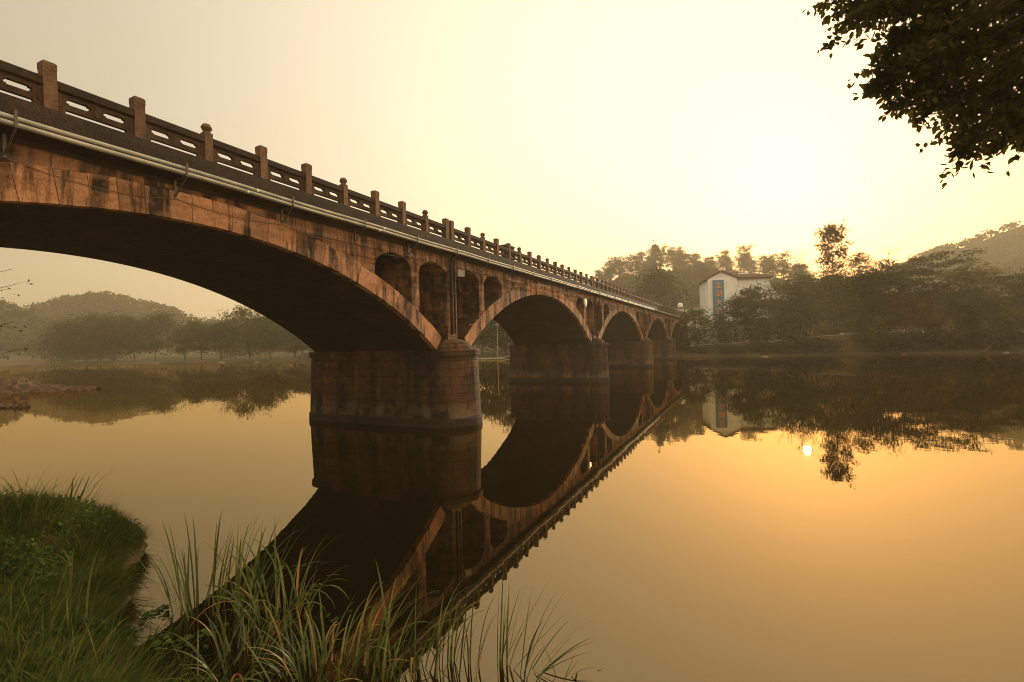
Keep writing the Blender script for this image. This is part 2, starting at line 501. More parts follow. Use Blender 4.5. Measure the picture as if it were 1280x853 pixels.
def terrain_h(x, y):
    d = y - shore(x)
    right = 1 / (1 + np.exp(-(x + 6) / 4))
    base = right * (0.5 * np.clip(d / 1.5, 0, 1) + 2.6 * np.clip((d - 2) / 9, 0, 1)) + (1 - right) * (0.5 * np.clip(d / 2.5, 0, 1) + 0.8 * np.clip((d - 4) / 25, 0, 1))
    base = base + 1.2 * np.clip((d - 15) / 60, 0, 1) + 0.10 * wob(x, y, 0.9) * np.clip(d / 3, 0, 1)
    under = -1.6 * np.clip(-d / 5, 0, 1)
    h = np.where(d > 0, base, under)
    return h + hills_h(x, y) * np.clip(d / 25, 0, 1)
tx = np.unique(np.concatenate([np.arange(-636, -260, 9), np.arange(-260, -60, 4), np.arange(-60, 90, 1.6), np.arange(90, 418, 7)]))
ty = np.unique(np.concatenate([np.arange(-14, 80, 4), np.arange(80, 136, 1.0), np.arange(136, 557, 6)]))
TX, TY = np.meshgrid(tx, ty)
TZ = terrain_h(TX, TY)
nx, ny = len(tx), len(ty)
idx = np.arange(nx * ny).reshape(ny, nx)
fq = np.stack([idx[:-1, :-1], idx[:-1, 1:], idx[1:, 1:], idx[1:, :-1]], -1).reshape(-1, 4)
# keep only cells that reach above the river bed near the far banks
cell = np.max(np.stack([TZ[:-1, :-1], TZ[:-1, 1:], TZ[1:, 1:], TZ[1:, :-1]]), 0).reshape(-1)
keep = cell > -1.55
tag(mesh_obj('ground', np.stack([TX, TY, TZ], -1).reshape(-1, 3), fq[keep], np.zeros(0), M['ground'], smooth=True), kind='structure')

NBX = [-60, -34, -20, -15.5, -14, -12.8, -11.8, -10.8, -9.7, -8.6, -7.5, -5, -1, 4, 10, 30, 80]
NBY = [-20, -10, -1.5, 4.6, 5.9, 6.2, 5.9, 5.2, 4.5, 3.95, 3.55, 3.0, 2.7, 1.7, 0.2, -6, -14]
def near_h(x, y):
    ys = np.interp(x, NBX, NBY) + 0.12 * np.sin(x * 3.1) + 0.06 * np.sin(x * 7.7)
    d = ys - y
    up = 0.42 * (1 - np.exp(-d / 0.4)) + 0.24 * d + gs(x, y, -12.8, 4.4, 1.7, 1.5, 0.42) + 0.05 * wob(x, y, 2.5)
    up = np.minimum(up, 2.3)
    return np.where(d > 0, up, np.maximum(d * 0.5, -1.2))
gx = np.unique(np.concatenate([np.arange(-58, -20, 1.0), np.arange(-20, 2, 0.16), np.arange(2, 78, 1.0)]))
gy = np.unique(np.concatenate([np.arange(-40, -2, 1.0), np.arange(-2, 8.4, 0.16)]))
GX, GY = np.meshgrid(gx, gy)
GZ = near_h(GX, GY)
nx, ny = len(gx), len(gy)
idx = np.arange(nx * ny).reshape(ny, nx)
fq = np.stack([idx[:-1, :-1], idx[:-1, 1:], idx[1:, 1:], idx[1:, :-1]], -1).reshape(-1, 4)
tag(mesh_obj('river_bank', np.stack([GX, GY, GZ], -1).reshape(-1, 3), fq, np.zeros(0), M['soil'], smooth=True), kind='structure')

# the morning haze
hz = MB(); hz.box((BX0, BY0, -3.0), (BX1, BY1, 98.0))
hm = bpy.data.materials.new('morning_haze'); hm.use_nodes = True
hm.node_tree.nodes.remove(hm.node_tree.nodes['Principled BSDF'])
pv = hm.node_tree.nodes.new('ShaderNodeVolumePrincipled')
pv.inputs['Color'].default_value = (0.97, 0.86, 0.66, 1)
pv.inputs['Density'].default_value = HAZE
pv.inputs['Anisotropy'].default_value = 0.3
hm.node_tree.links.new(pv.outputs[0], hm.node_tree.nodes['Material Output'].inputs['Volume'])
tag(hz.build('haze', hm), kind='stuff')

# ------------------------------------------------------------------ the bridge
XF, XB = -14.08, -22.44          # near and far face
P0, SPAN = 22.05, 27.0
SPR, RISE, HALFP = 3.92, 3.92, 1.55
HC = SPAN / 2 - HALFP
RAD = (HC ** 2 + RISE ** 2) / (2 * RISE)
RT = 0.80
ZC = SPR + RISE - RAD
ZTOP = 8.78
bridge = empty('stone_arch_bridge', ((XF + XB) / 2, 62, 0),
               'long weathered reddish stone arch bridge with carved parapet and twin pipes crossing the misty river', 'bridge')
def intr(y, yc): return ZC + np.sqrt(np.maximum(RAD ** 2 - (y - yc) ** 2, 0))
def extr(y, yc): return ZC + np.sqrt(np.maximum((RAD + RT) ** 2 - (y - yc) ** 2, 0))
piers = [P0 + SPAN * k for k in (-1, 0, 1, 2, 3)]
END = P0 + SPAN * 4
arches = [p + SPAN / 2 for p in piers]
A_IN = math.asin(HC / RAD)
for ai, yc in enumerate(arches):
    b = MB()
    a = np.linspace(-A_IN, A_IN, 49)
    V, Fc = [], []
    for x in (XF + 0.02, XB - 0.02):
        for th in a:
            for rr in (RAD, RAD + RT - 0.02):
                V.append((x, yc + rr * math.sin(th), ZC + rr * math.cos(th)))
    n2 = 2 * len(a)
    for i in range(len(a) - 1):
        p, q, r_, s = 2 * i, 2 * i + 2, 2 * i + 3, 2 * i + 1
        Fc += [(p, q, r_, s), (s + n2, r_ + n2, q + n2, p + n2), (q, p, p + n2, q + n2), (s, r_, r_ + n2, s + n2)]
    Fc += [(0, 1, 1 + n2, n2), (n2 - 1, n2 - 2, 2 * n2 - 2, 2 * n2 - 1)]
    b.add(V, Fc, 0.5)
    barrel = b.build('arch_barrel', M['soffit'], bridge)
    # voussoirs: single blocks of uneven width, slightly out of line with one another
    vb = MB()
    th = -A_IN
    while th < A_IN - 0.004:
        st = (0.50 + 0.22 * rng.random()) / RAD
        t2 = min(th + st, A_IN)
        if A_IN - t2 < 0.014: t2 = A_IN
        g = 0.007 / RAD
        xo = XF + 0.045 + rng.normal(0, 0.008)
        r1, r2 = RAD - 0.012 - 0.01 * rng.random(), RAD + RT - 0.03 + rng.normal(0, 0.02)
        Vv = []
        for x in (xo, XF - 0.25):
            for rr, tt in ((r1, th + g), (r1, t2 - g), (r2, t2 - g), (r2, th + g)):
                Vv.append((x, yc + rr * math.sin(tt), ZC + rr * math.cos(tt)))
        vb.add(Vv, [(0, 1, 2, 3), (7, 6, 5, 4), (0, 4, 5, 1), (1, 5, 6, 2), (2, 6, 7, 3), (3, 7, 4, 0)])
        th = t2
    vs_ = vb.build('voussoir_ring', M['ring'], bridge)
    vs_.parent = barrel
    vs_.matrix_parent_inverse = Matrix.Identity(4)
OPN = [(-5.95, -3.5), (-2.92, -0.46), (0.46, 2.92), (3.5, 5.95)]
for pi, yp in enumerate(piers + [END]):
    sb = MB()
    yl, yr = yp - SPAN / 2, yp + SPAN / 2
    last = yp == END
    if last: yr = yp + 7.0
    def low(y):
        y = np.asarray(y, float)
        l = np.where(y < yp, extr(y, yp - SPAN / 2), extr(y, yp + SPAN / 2)) - 0.06
        if last: l = np.where(y < yp, l, -0.5)
        return np.where(np.abs(y - yp) < HALFP - 0.2, np.minimum(l, SPR + 0.3), l)
    ops = [o for o in OPN if not (last and o[0] > 0)]
    edges = [yl] + [yp + e for o in ops for e in o] + [yr]
    for k in range(0, len(edges), 2):                   # solid wall between the openings
        ys = np.linspace(edges[k] , edges[k + 1], max(3, int((edges[k + 1] - edges[k]) / 0.3)))
        sb.strip(ys, np.minimum(low(ys), ZTOP - 0.05), np.full(len(ys), ZTOP), XF, XB, 0.5)
    for o in ops:                                       # wall above each opening
        a, c = yp + o[0], yp + o[1]
        ys = a + (c - a) * (1 - np.cos(np.linspace(0, math.pi, 21))) / 2
        mid, hw = (a + c) / 2, (c - a) / 2
        arc = 7.66 + 0.66 * np.sqrt(np.maximum(1 - ((ys - mid) / hw) ** 2, 0))
        sb.strip(ys, arc, np.full(len(ys), ZTOP), XF, XB, 0.5)
        # dressed stones round the little arch and down its sides
        nst = 7
        for q in range(nst):
            t0, t1 = math.pi * q / nst + 0.02, math.pi * (q + 1) / nst - 0.02
            Vv = []
            xo = XF + 0.03 + rng.normal(0, 0.006)
            tt = np.linspace(t0, t1, 3)
            for x in (xo, XF - 0.2):
                for rr in (0.985, 1.24):
                    for u in tt:
                        Vv.append((x, mid - hw * rr * math.cos(u) * (1.0 if rr < 1 else 0.98), 7.66 + (0.66 * rr + (0.14 if rr > 1 else 0)) * math.sin(u)))
            vb = sb
            f = []
            for i in range(2):
                f.append((i, i + 1, i + 4, i + 3))
                f.append((i + 9, i + 10, i + 7, i + 6))
                f.append((i + 1, i, i + 6, i + 7))
                f.append((i + 3, i + 4, i + 10, i + 9))
            f += [(0, 3, 9, 6), (5, 2, 8, 11)]
            vb.add(Vv, f)
    if not last:                                        # stones of the slender columns
        for (c0, c1) in ((-3.5, -2.92), (2.92, 3.5)):
            z = 7.64
            zb = float(low(yp + (c0 + c1) / 2)) + 0.2
            while z > zb:
                hgt = 0.34 + 0.2 * rng.random()
                sb.box((XF - 0.15, yp + c0 - 0.012, max(z - hgt, zb) + 0.008), (XF + 0.03 + rng.normal(0, 0.007), yp + c1 + 0.012, z - 0.008))
                z -= hgt
    sb.build('spandrel_wall', M['stone'], bridge)

def stadium(yp, t_, p_, z, n=14):
    pts = []
    for k in range(n + 1):
        a = -math.pi / 2 + math.pi * k / n
        pts.append((XF - 0.15 + p_ * math.cos(a), yp + t_ * math.sin(a), z))
    for k in range(n + 1):
        a = math.pi / 2 + math.pi * k / n
        pts.append((XB + 0.15 + p_ * math.cos(a), yp + t_ * math.sin(a), z))
    return pts
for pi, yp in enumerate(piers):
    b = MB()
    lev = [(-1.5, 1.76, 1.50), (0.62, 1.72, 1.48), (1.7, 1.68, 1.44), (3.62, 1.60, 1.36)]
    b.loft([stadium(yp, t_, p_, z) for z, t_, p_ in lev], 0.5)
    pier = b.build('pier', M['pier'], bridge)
    b = MB()
    b.loft([stadium(yp, 1.82, 1.56, -1.5), stadium(yp, 1.80, 1.54, 0.34), stadium(yp, 1.755, 1.505, 0.42)], 0.4)
    o = b.build('footing', M['wet'], bridge); o.parent = pier
    b = MB()
    b.loft([stadium(yp, 1.71, 1.48, 3.60), stadium(yp, 1.72, 1.49, 3.88), stadium(yp, 1.66, 1.43, 3.93)], 0.35, cap_bot=True)
    # rounded stone mound over the cutwater
    for (xc, sgn) in ((XF + 0.0, 1), (XB - 0.0, -1)):
        rings = []
        for k in range(7):
            q = k / 6 * math.pi / 2
            s, zz = math.cos(q) ** 0.8, 3.92 + 0.56 * math.sin(q)
            s = max(s, 0.02)
            rings.append([(xc + sgn * (1.12 * s * math.cos(a) - 0.15), yp + 1.15 * s * math.sin(a), zz) for a in (np.linspace(-math.pi / 2, math.pi / 2, 13) * sgn)])
        b.loft(rings, 0.3)
    o = b.build('cap', M['pier'], bridge); o.parent = pier
b = MB()
b.loft([stadium(END, 1.88, 1.58, -0.8), stadium(END, 1.60, 1.36, 3.62)], 0.5)
b.build('abutment', M['pier'], bridge)

# deck, cornice and road
Y0B, Y1B = -26.0, END + 7.0
b = MB()
prof = [(XF + 0.02, ZTOP - 0.02), (XF + 0.02, 8.86), (XF + 0.24, 9.00), (XF + 0.24, 9.22), (XF + 0.16, 9.26), (XF + 0.16, 9.52), (XF + 0.04, 9.56), (XF + 0.02, 9.745), (XF - 0.42, 9.745), (XF - 0.42, 9.5)]
prof2 = [(XF + XB - x, z) for x, z in prof[::-1]]
ring = prof + prof2
ylist = np.arange(Y0B, Y1B + 0.01, 3.0)
b.loft([[(x, y, z) for x, z in ring] for y in ylist], 0.5, cap_bot=True)
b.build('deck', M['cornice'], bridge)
b = MB()
b.add([(XF - 0.42, Y0B, 9.51), (XF - 0.42, Y1B, 9.51), (XB + 0.42, Y1B, 9.51), (XB + 0.42, Y0B, 9.51)], [(3, 2, 1, 0)])
b.build('road_surface', M['asphalt'], bridge)
# solid approach behind the first pier
b = MB(); b.box((XB, Y0B, -1.0), (XF, piers[0] - SPAN / 2 + 0.0, ZTOP)); b.build('approach_wall', M['stone'], bridge)

# parapet: posts and pierced panels
ZB, PT = 9.742, 1.09
PW = 0.25
def post_mesh(kind):
    p = MB()
    h = PW / 2
    if kind == 'square':
        p.loft([[(sx * h, sy * h, z) for sx, sy in ((1, -1), (1, 1), (-1, 1), (-1, -1))] for z in (0, 0.90)], 0.5, cap_top=False)
        k = h + 0.006
        p.loft([[(sx * q, sy * q, z) for sx, sy in ((1, -1), (1, 1), (-1, 1), (-1, -1))] for z, q in ((0.90, h), (0.905, k), (1.05, k), (1.085, k - 0.03), (1.09, k - 0.06))], 0.3)
    else:
        h2 = h * 0.92
        p.loft([[(sx * h2, sy * h2, z) for sx, sy in ((1, -1), (1, 1), (-1, 1), (-1, -1))] for z in (0, 0.84)], 0.5)
        def oc(q, z): return [(q * math.cos(a), q * math.sin(a), z) for a in np.arange(8) * math.pi / 4 - math.pi / 8]
        p.loft([oc(h * 1.02, 0.84), oc(h * 0.80, 0.87), oc(h * 0.80, 0.89), oc(h * 1.22, 0.985), oc(h * 1.22, 1.01), oc(h * 0.80, 1.10), oc(h * 0.5, 1.115)], 0.3)
    return p
PX = XF - 0.13
protos = {}
def place_post(y, kind):
    rel = (PX - bridge.location.x, y - bridge.location.y, ZB)
    if kind not in protos:
        o = post_mesh(kind).build('parapet_post', M['post'], bridge, loc=rel)
        protos[kind] = o
    else:
        o = protos[kind].copy(); link(o, bridge); o.location = rel
    o.rotation_euler = (rng.normal(0, 0.006), rng.normal(0, 0.006), rng.normal(0, 0.02))
def panel_mesh(L):
    p = MB()
    a, c = 0.0, L - PW
    x0, x1 = 0.05, -0.05
    z0, zs, hs, zt = 0.125, 0.33, 0.066, 0.505
    ys, lo_t, hi_b = [a], [zs], [zs]
    e = 0.05
    for (s0, s1) in ((0.11, 0.42), (0.58, 0.89)):
        q0, q1 = a + (c - a) * s0, a + (c - a) * s1
        for y, hh in ((q0, 0), (q0 + 0.012, 0.035), (q0 + e, 0.037), (q0 + e + 0.012, hs), (q1 - e - 0.012, hs), (q1 - e, 0.037), (q1 - 0.012, 0.035), (q1, 0)):
            ys.append(y); lo_t.append(zs - hh); hi_b.append(zs + hh)
    ys.append(c); lo_t.append(zs); hi_b.append(zs)
    p.strip(ys, [z0] * len(ys), lo_t, x0, x1, 0.5)
    p.strip(ys, hi_b, [zt] * len(ys), x0, x1, 0.5)
    # feet beside the posts, leaving the long slit below the panel
    p.box((x1, a, -0.002), (x0, a + 0.16, z0 - 0.001), 0.5)
    p.box((x1, c - 0.16, -0.002), (x0, c, z0 - 0.001), 0.5)
    # raised border strips near the posts
    p.box((x0 - 0.01, a + 0.02, z0 + 0.03), (x0 + 0.018, a + 0.09, zt - 0.03), 0.8)
    p.box((x0 - 0.01, c - 0.09, z0 + 0.03), (x0 + 0.018, c - 0.02, zt - 0.03), 0.8)
    p.box((x0 - 0.01, (a + c) / 2 - 0.06, z0 + 0.05), (x0 + 0.015, (a + c) / 2 + 0.06, zt - 0.05), 0.75)
    r = MB()
    r.loft([[(x, y, z) for x, z in ((0.085, 0.50), (0.115, 0.53), (0.115, 0.69), (0.08, 0.722), (-0.08, 0.722), (-0.115, 0.69), (-0.115, 0.53), (-0.085, 0.50))] for y in (a, c)], 0.5, cap_bot=True)
    return p, r
pan = {}
def place_panel(y, L):
    key = round(L, 3)
    rel = (PX - bridge.location.x, y + PW / 2 - bridge.location.y, ZB)
    if key not in pan:
        p, r = panel_mesh(L)
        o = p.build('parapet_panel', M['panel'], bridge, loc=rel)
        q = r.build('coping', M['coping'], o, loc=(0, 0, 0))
        pan[key] = (o, q)
    else:
        o = pan[key][0].copy(); link(o, bridge); o.location = rel
        q = pan[key][1].copy(); link(q, o)
def run(ya, yb, n, first, dirn=1):
    L = (yb - ya) / n
    for k in range(n):
        place_panel(ya + k * L, L)
    for k in range(n + 1):
        i = k if dirn > 0 else n - k
        place_post(ya + k * L, 'round' if i % 3 == first else 'square')
HP = 0.255
run(P0 - HP - 1.811 * 18, P0 - HP, 18, 1, -1)
for k in range(4):
    run(P0 + SPAN * k + HP, P0 + SPAN * (k + 1) - HP, 15, 2)
run(END + HP, END + HP + 1.766 * 3, 3, 2)
# joint stones between the paired posts
jp = None
for k in range(5):
    y = P0 + SPAN * k
    rel = (PX - bridge.location.x, y - bridge.location.y, ZB)
    if jp is None:
        b = MB(); b.box((-0.08, -HP + PW / 2, 0), (0.06, HP - PW / 2, 0.72)); jp = b.build('joint_stone', M['panel'], bridge, loc=rel)
    else:
        o = jp.copy(); link(o, bridge); o.location = rel
# the far parapet, seen only through the slots: one run of the same stonework
b = MB()
FX = XB + 0.13
b.box((FX - 0.07, Y0B, ZB + 0.085), (FX + 0.07, Y1B, ZB + 0.505), 0.5)
b.box((FX - 0.11, Y0B, ZB + 0.50), (FX + 0.11, Y1B, ZB + 0.72), 0.3)
for y in np.arange(Y0B + 1, Y1B, 1.79):
    b.box((FX - 0.125, y - 0.125, ZB), (FX + 0.125, y + 0.125, ZB + PT), 0.6)
b.build('far_parapet', M['panel'], bridge)
# stone block standing behind the parapet
b = MB()
b.box((XF - 0.80, 29.62, 9.5), (XF - 0.36, 30.75, 10.74), 0.3)
b.box((XF - 0.84, 29.56, 10.742), (XF - 0.32, 30.81, 10.84), 0.3)
b.build('stone_tablet', M['panel'], bridge)

# twin pipes with steel brackets
PXX = XF + 0.50
for dz, dx in ((0.0, 0.03), (0.165, -0.07)):
    b = MB()
    ys = np.arange(Y0B, Y1B - 1, 1.5)
    b.tube([(PXX + dx, y, 8.97 + dz + 0.012 * math.sin(y * 0.9)) for y in ys], 0.054, 12, 0.5)
    y = -2.0
    while y < Y1B - 2:                       # sleeves where lengths of pipe meet
        b.tube([(PXX + dx, y + (0.4 if dz else 0), 8.97 + dz), (PXX + dx, y + 0.14 + (0.4 if dz else 0), 8.97 + dz)], 0.0585, 12, 0.4)
        y += 5.9
    b.build('pipe', M['pipe'], bridge, smooth=True)
b = MB()
b.box((0.0, -0.03, -0.62), (0.05, 0.03, 0.02), 0.5)
b.box((0.05, -0.025, -0.095), (0.62, 0.025, -0.068), 0.5)
b.tube([(0.03, 0, -0.55), (0.56, 0, -0.10)], 0.022, 5, 0.5)
b.box((0.56, -0.025, -0.068), (0.60, 0.025, 0.26), 0.9)
b.box((0.36, -0.025, 0.245), (0.602, 0.025, 0.27), 0.9)
br0 = None
y = 8.1
brY = [y + 3.42 * k for k in range(-5, 36)]
for y in brY:
    rel = (XF + 0.012 - bridge.location.x, y - bridge.location.y, 8.97)
    if br0 is None: br0 = b.build('pipe_bracket', M['steel'], bridge, loc=rel)
    else:
        o = br0.copy(); link(o, bridge); o.location = rel
# slack cables clipped along the wall
b = MB()
pts = []
for k in range(len(brY) - 1):
    for q in range(6):
        u = q / 6
        pts.append((XF + 0.07, brY[k] + 3.42 * u, 8.36 - 0.22 * 4 * u * (1 - u) * (0.5 + 0.5 * ((k * 7) % 5) / 4)))
b.tube(pts, 0.008, 4, 0.5)
b.build('cable', M['cable'], bridge)
# rainwater pipes and floodlights at the piers
for k, yp in enumerate(piers[1:]):
    b = MB()
    b.tube([(XF + 0.09, yp - 0.14, 8.7), (XF + 0.09, yp - 0.14, 4.7)], 0.075, 8, 0.5)
    b.tube([(XF + 0.08, yp + 0.16, 8.7), (XF + 0.08, yp + 0.16, 4.75)], 0.055, 8, 0.5)
    for z in (8.0, 6.8, 5.6):
        b.box((XF - 0.01, yp - 0.24, z), (XF + 0.175, yp + 0.24, z + 0.05), 0.4)
    b.build('downpipe', M['cornice'], bridge)
b = MB()
b.box((-0.02, -0.17, -0.16), (0.20, 0.17, 0.16), 0.6)
b.box((0.205, -0.19, -0.18), (0.235, 0.19, 0.18), 0.8)
b.box((-0.25, -0.03, -0.03), (-0.02, 0.03, 0.03), 0.5)
fl = b.build('floodlight', M['frame'], bridge, loc=(XF + 0.36 - bridge.location.x, P0 + 0.26 - bridge.location.y, 7.98))
fl.rotation_euler = (0, R(12), R(-35))
b = MB()
b.tube([(0, 0, 0), (0, 0, -0.5), (0.05, 0.02, -0.75)], 0.012, 5, 0.5)
b.tube([(0.05, 0.02, -0.75), (0.05, 0.02, -0.84)], 0.022, 8, 0.9)
o = b.build('hanging_socket', M['steel'], bridge, loc=(XF + 0.22 - bridge.location.x, P0 + 0.42 - bridge.location.y, 7.85))
# round pale lamp drum on the wall beside the first little arch of the next pier
b = MB()
c0 = P0 + SPAN - 3.62
b.loft([[(x, c0 + q * math.cos(a), 7.86 + q * math.sin(a)) for a in np.arange(24) * math.pi / 12] for x, q in ((XF + 0.02, 0.30), (XF + 0.16, 0.42), (XF + 0.20, 0.43), (XF + 0.24, 0.40), (XF + 0.27, 0.2))], 0.9)
b.build('round_lamp', M['lamp'], bridge)

# ------------------------------------------------------------------ trees
def leaf_cards(centres, n_each, spread, size, flat=1.0, droop=0.0, aspect=0.5):
    c = np.repeat(np.asarray(centres, float), n_each, axis=0)
    n = len(c)
    off = rng.normal(0, 1, (n, 3)) * spread * np.array([1, 1, flat])
    p = c + off
    d = rng.normal(0, 1, (n, 3)); d[:, 2] = d[:, 2] * 0.6 - droop
    d /= np.linalg.norm(d, axis=1)[:, None]
    u = np.cross(d, rng.normal(0, 1, (n, 3))); u /= np.linalg.norm(u, axis=1)[:, None] + 1e-9
    s = size * (0.6 + 0.8 * rng.random(n))[:, None]
    v = np.empty((n, 4, 3))
    v[:, 0] = p; v[:, 1] = p + d * s * 0.5 + u * s * aspect * 0.5
    v[:, 2] = p + d * s; v[:, 3] = p + d * s * 0.5 - u * s * aspect * 0.5
    f = np.arange(n * 4).reshape(n, 4)
    r = np.repeat(np.clip(rng.normal(0.45, 0.22, n), 0, 1), 4)
    return v.reshape(-1, 3), f, r

def make_tree(name, label, cat, H, W, cb, profile, elev=0.5, nlimb=16, leaves=4000, lsize=0.5, flat=0.6, leafmat='leaf', trunk_r=0.25, multi=1,
              lean=0.0, spread=None, droop=0.2, group=None, bare=0.0, tiers=0, loc=(0, 0, 0), subs=5, aspect=0.5):
    root = empty(name, loc, label, cat, group)
    tb = MB(); centres = []
    for s in range(multi):
        az0 = rng.random() * 6.28
        ln = lean + (0.28 * (multi > 1)) * (0.6 + 0.6 * rng.random())
        Hs = H * (1 - 0.15 * rng.random() * (multi > 1))
        n = 9
        tp = []
        for i in range(n + 1):
            u = i / n
            wv = 0.02 * H * np.array([math.sin(3.1 * u + s), math.cos(2.3 * u + 2 * s)]) * u
            tp.append((math.cos(az0) * ln * Hs * 0.45 * u + wv[0], math.sin(az0) * ln * Hs * 0.45 * u + wv[1], Hs * u))
        tp = np.array(tp)
        tb.tube(tp, [trunk_r * (1.25 if i == 0 else 1) * (1 - 0.93 * (i / n) ** 0.9) / (1 if multi == 1 else 1.5) + 0.015 for i in range(n + 1)], 7, 0.5)
        nl = max(4, nlimb // multi)
        for k in range(nl):
            t_ = (k + 0.5 * rng.random()) / nl
            if tiers: t_ = (math.floor(t_ * tiers) + 0.1 * rng.random()) / tiers
            z = cb + (1 - cb) * t_ * 0.97
            base = np.array([np.interp(z * Hs, tp[:, 2], tp[:, j]) for j in range(3)])
            az = k * 2.399 + rng.normal(0, 0.3) + s
            ln_ = W * 0.5 * profile(t_) * (0.55 + 0.65 * rng.random())
            el = elev * (1.0 - 0.4 * t_) + rng.normal(0, 0.10)
            dr = np.array([math.cos(az) * math.cos(el), math.sin(az) * math.cos(el), math.sin(el)])
            pts = [base]
            for q in range(1, 5):
                pts.append(base + dr * ln_ * q / 4 + np.array([0, 0, (0.10 if not tiers else -0.06) * ln_ * (q / 4) ** 2]) + rng.normal(0, 0.03 * ln_, 3))
            tb.tube(pts, [max(0.018, trunk_r * 0.38 * (1 - t_ * 0.6) * (1 - 0.85 * q / 4)) for q in range(5)], 5, 0.5, cap=False)
            for q in range(subs):
                u = 0.35 + 0.65 * (q + rng.random()) / subs
                pb = pts[0] + (pts[-1] - pts[0]) * u
                d2 = dr * 0.5 + rng.normal(0, 0.6, 3) * np.array([1, 1, flat]); d2 /= np.linalg.norm(d2)
                pe = pb + d2 * ln_ * (0.22 + 0.22 * rng.random())
                tb.tube([pb, (pb + pe) / 2 + rng.normal(0, 0.02 * ln_, 3), pe], [0.03, 0.022, 0.012], 3, 0.5, cap=False)
                if bare:
                    for _ in range(3):
                        e2 = pe + (d2 * 0.6 + rng.normal(0, 0.5, 3)) * ln_ * 0.22
                        tb.tube([(pb + pe) / 2, e2], [0.016, 0.008], 3, 0.5, cap=False)
                centres.append(pe); centres.append((pb + pe) / 2)
        centres.append(tp[-1])
    tb.build('trunk', M['bark'], root, loc=(0, 0, 0))
    if leaves:
        centres = np.array(centres)
        if bare: centres = centres[rng.random(len(centres)) > bare]
        ne = max(2, leaves // len(centres))
        sp = spread if spread else W * 0.075
        v, f, r = leaf_cards(centres, ne, sp, lsize, flat, droop, aspect)
        v[:, 2] = np.maximum(v[:, 2], 0.1)
        mesh_obj('crown', v, f, r, M[leafmat], root, loc=(0, 0, 0))
    return root

P_round = lambda t_: (1 - (2 * t_ - 0.85) ** 2 * 0.75) if t_ < 0.95 else 0.3
P_dome = lambda t_: math.sqrt(max(0.02, 1 - t_ ** 2.2))
P_cone = lambda t_: 1.05 - t_ * 0.98
P_umb = lambda t_: 0.35 + 0.65 * t_ if t_ < 0.75 else 1.0 - (t_ - 0.75) * 1.6
P_slim = lambda t_: 0.55 + 0.6 * math.sin(t_ * 3.0) if t_ < 0.8 else 1.0 * (1.05 - t_) * 3.2

def px(x, y, dist):
    u, v_ = x - 640, y - 426.5
    X = Vector((0, 0, CAMZ)) + (rv * (u / F) - uv * (v_ / F) + fwd) * dist
    return np.array(X)
def hzn(x):
    """row of the horizon in column x"""
    lo, hi = 0.0, 853.0
    for _ in range(40):
        m_ = (lo + hi) / 2
        if px(x, m_, 1.0)[2] > CAMZ: lo = m_
        else: hi = m_
    return lo
def gnd(x, y): return float(terrain_h(np.array(x, float), np.array(y, float))) - 0.05
def ashore(x_, off):
    """point of the far bank seen in column x_, off metres behind the waterline"""
    d_ = px(x_, hzn(x_), 1.0)
    lo, hi = 20.0, 400.0
    for _ in range(50):
        m_ = (lo + hi) / 2
        if d_[1] * m_ < shore(d_[0] * m_) + off: lo = m_
        else: hi = m_
    return d_[0] * lo, d_[1] * lo, lo
def crown_size(o):
    c = [k for k in COL.objects if k.parent == o and k.name.startswith('crown')]
    if not c: c = [k for k in COL.objects if k.parent == o]
    n_ = len(c[0].data.vertices); v_ = np.empty(n_ * 3, np.float32); c[0].data.vertices.foreach_get('co', v_); v_ = v_.reshape(-1, 3)
    return np.percentile(v_[:, 2], 99.3), 2 * np.percentile(np.hypot(v_[:, 0], v_[:, 1]), 94)
SZ = {}
def place(src, x_, top, off, wpx=None, label=None, rz=None, mat=None):
    """stand a tree (or, with a label, a copy of it) on the far bank"""
    if src.name not in SZ: SZ[src.name] = crown_size(src)
    h0, w0 = SZ[src.name]
    X, Y, Z = ashore(x_, off)
    g = gnd(X, Y)
    sz = (CAMZ + (hzn(x_) - top) * Z / F - g) / h0
    sx = (wpx * Z / F) / w0 if wpx else sz
    rz_ = rng.random() * 6.28 if rz is None else rz
    if label:
        o = copy_tree(src, (X, Y, g), rz_, (sx, sx, sz)); o['label'] = label
    else:
        o = src; o.location = (X, Y, g); o.rotation_euler = (0, 0, rz_); o.scale = (sx, sx, sz)
    if mat:
        for k_ in COL.objects:
            if k_.parent == o and k_.name.startswith('crown'):
                k_.material_slots[0].link = 'OBJECT'; k_.material_slots[0].material = M[mat]
    return o

GRR = 'trees along the right river bank'
# right bank, from the bridge end rightwards
small = make_tree('broadleaf_tree', 'small round leafy tree before the hotel with forked trunk and gaps showing white wall', 'tree', 15.5, 15, 0.30, P_round, 0.6, 26, 8500, 0.50, 0.7, 'leaf_dark', 0.30, 2, group=GRR, spread=0.75)
place(small, 928, 361, 5.5, 72)
bushy = make_tree('broadleaf_tree', 'bright green bushy tree hiding the far end of the bridge', 'tree', 11.5, 10.5, 0.08, P_dome, 0.5, 26, 5200, 0.5, 0.8, 'leaf_yel', 0.18, 3, group=GRR)
place(bushy, 872, 386, 7, 50)
spready = make_tree('broadleaf_tree', 'spreading dense tree standing right of the pavilion roof, left half of the big thicket', 'tree', 17.5, 19, 0.10, P_dome, 0.35, 38, 10000, 0.55, 0.5, 'leaf', 0.34, 2, group=GRR)
place(spready, 1010, 346, 8, 95)
place(spready, 1048, 343, 10, 90, 'dense tree directly under the tall rust coloured poplar', mat='leaf_yel')
layer = make_tree('broadleaf_tree', 'tree with layered feathery branches and a broad flat top, tallest of the right thicket', 'tree', 19.5, 19, 0.12, P_umb, 0.30, 36, 9000, 0.5, 0.22, 'leaf_dark', 0.36, 2, group=GRR, spread=0.9)
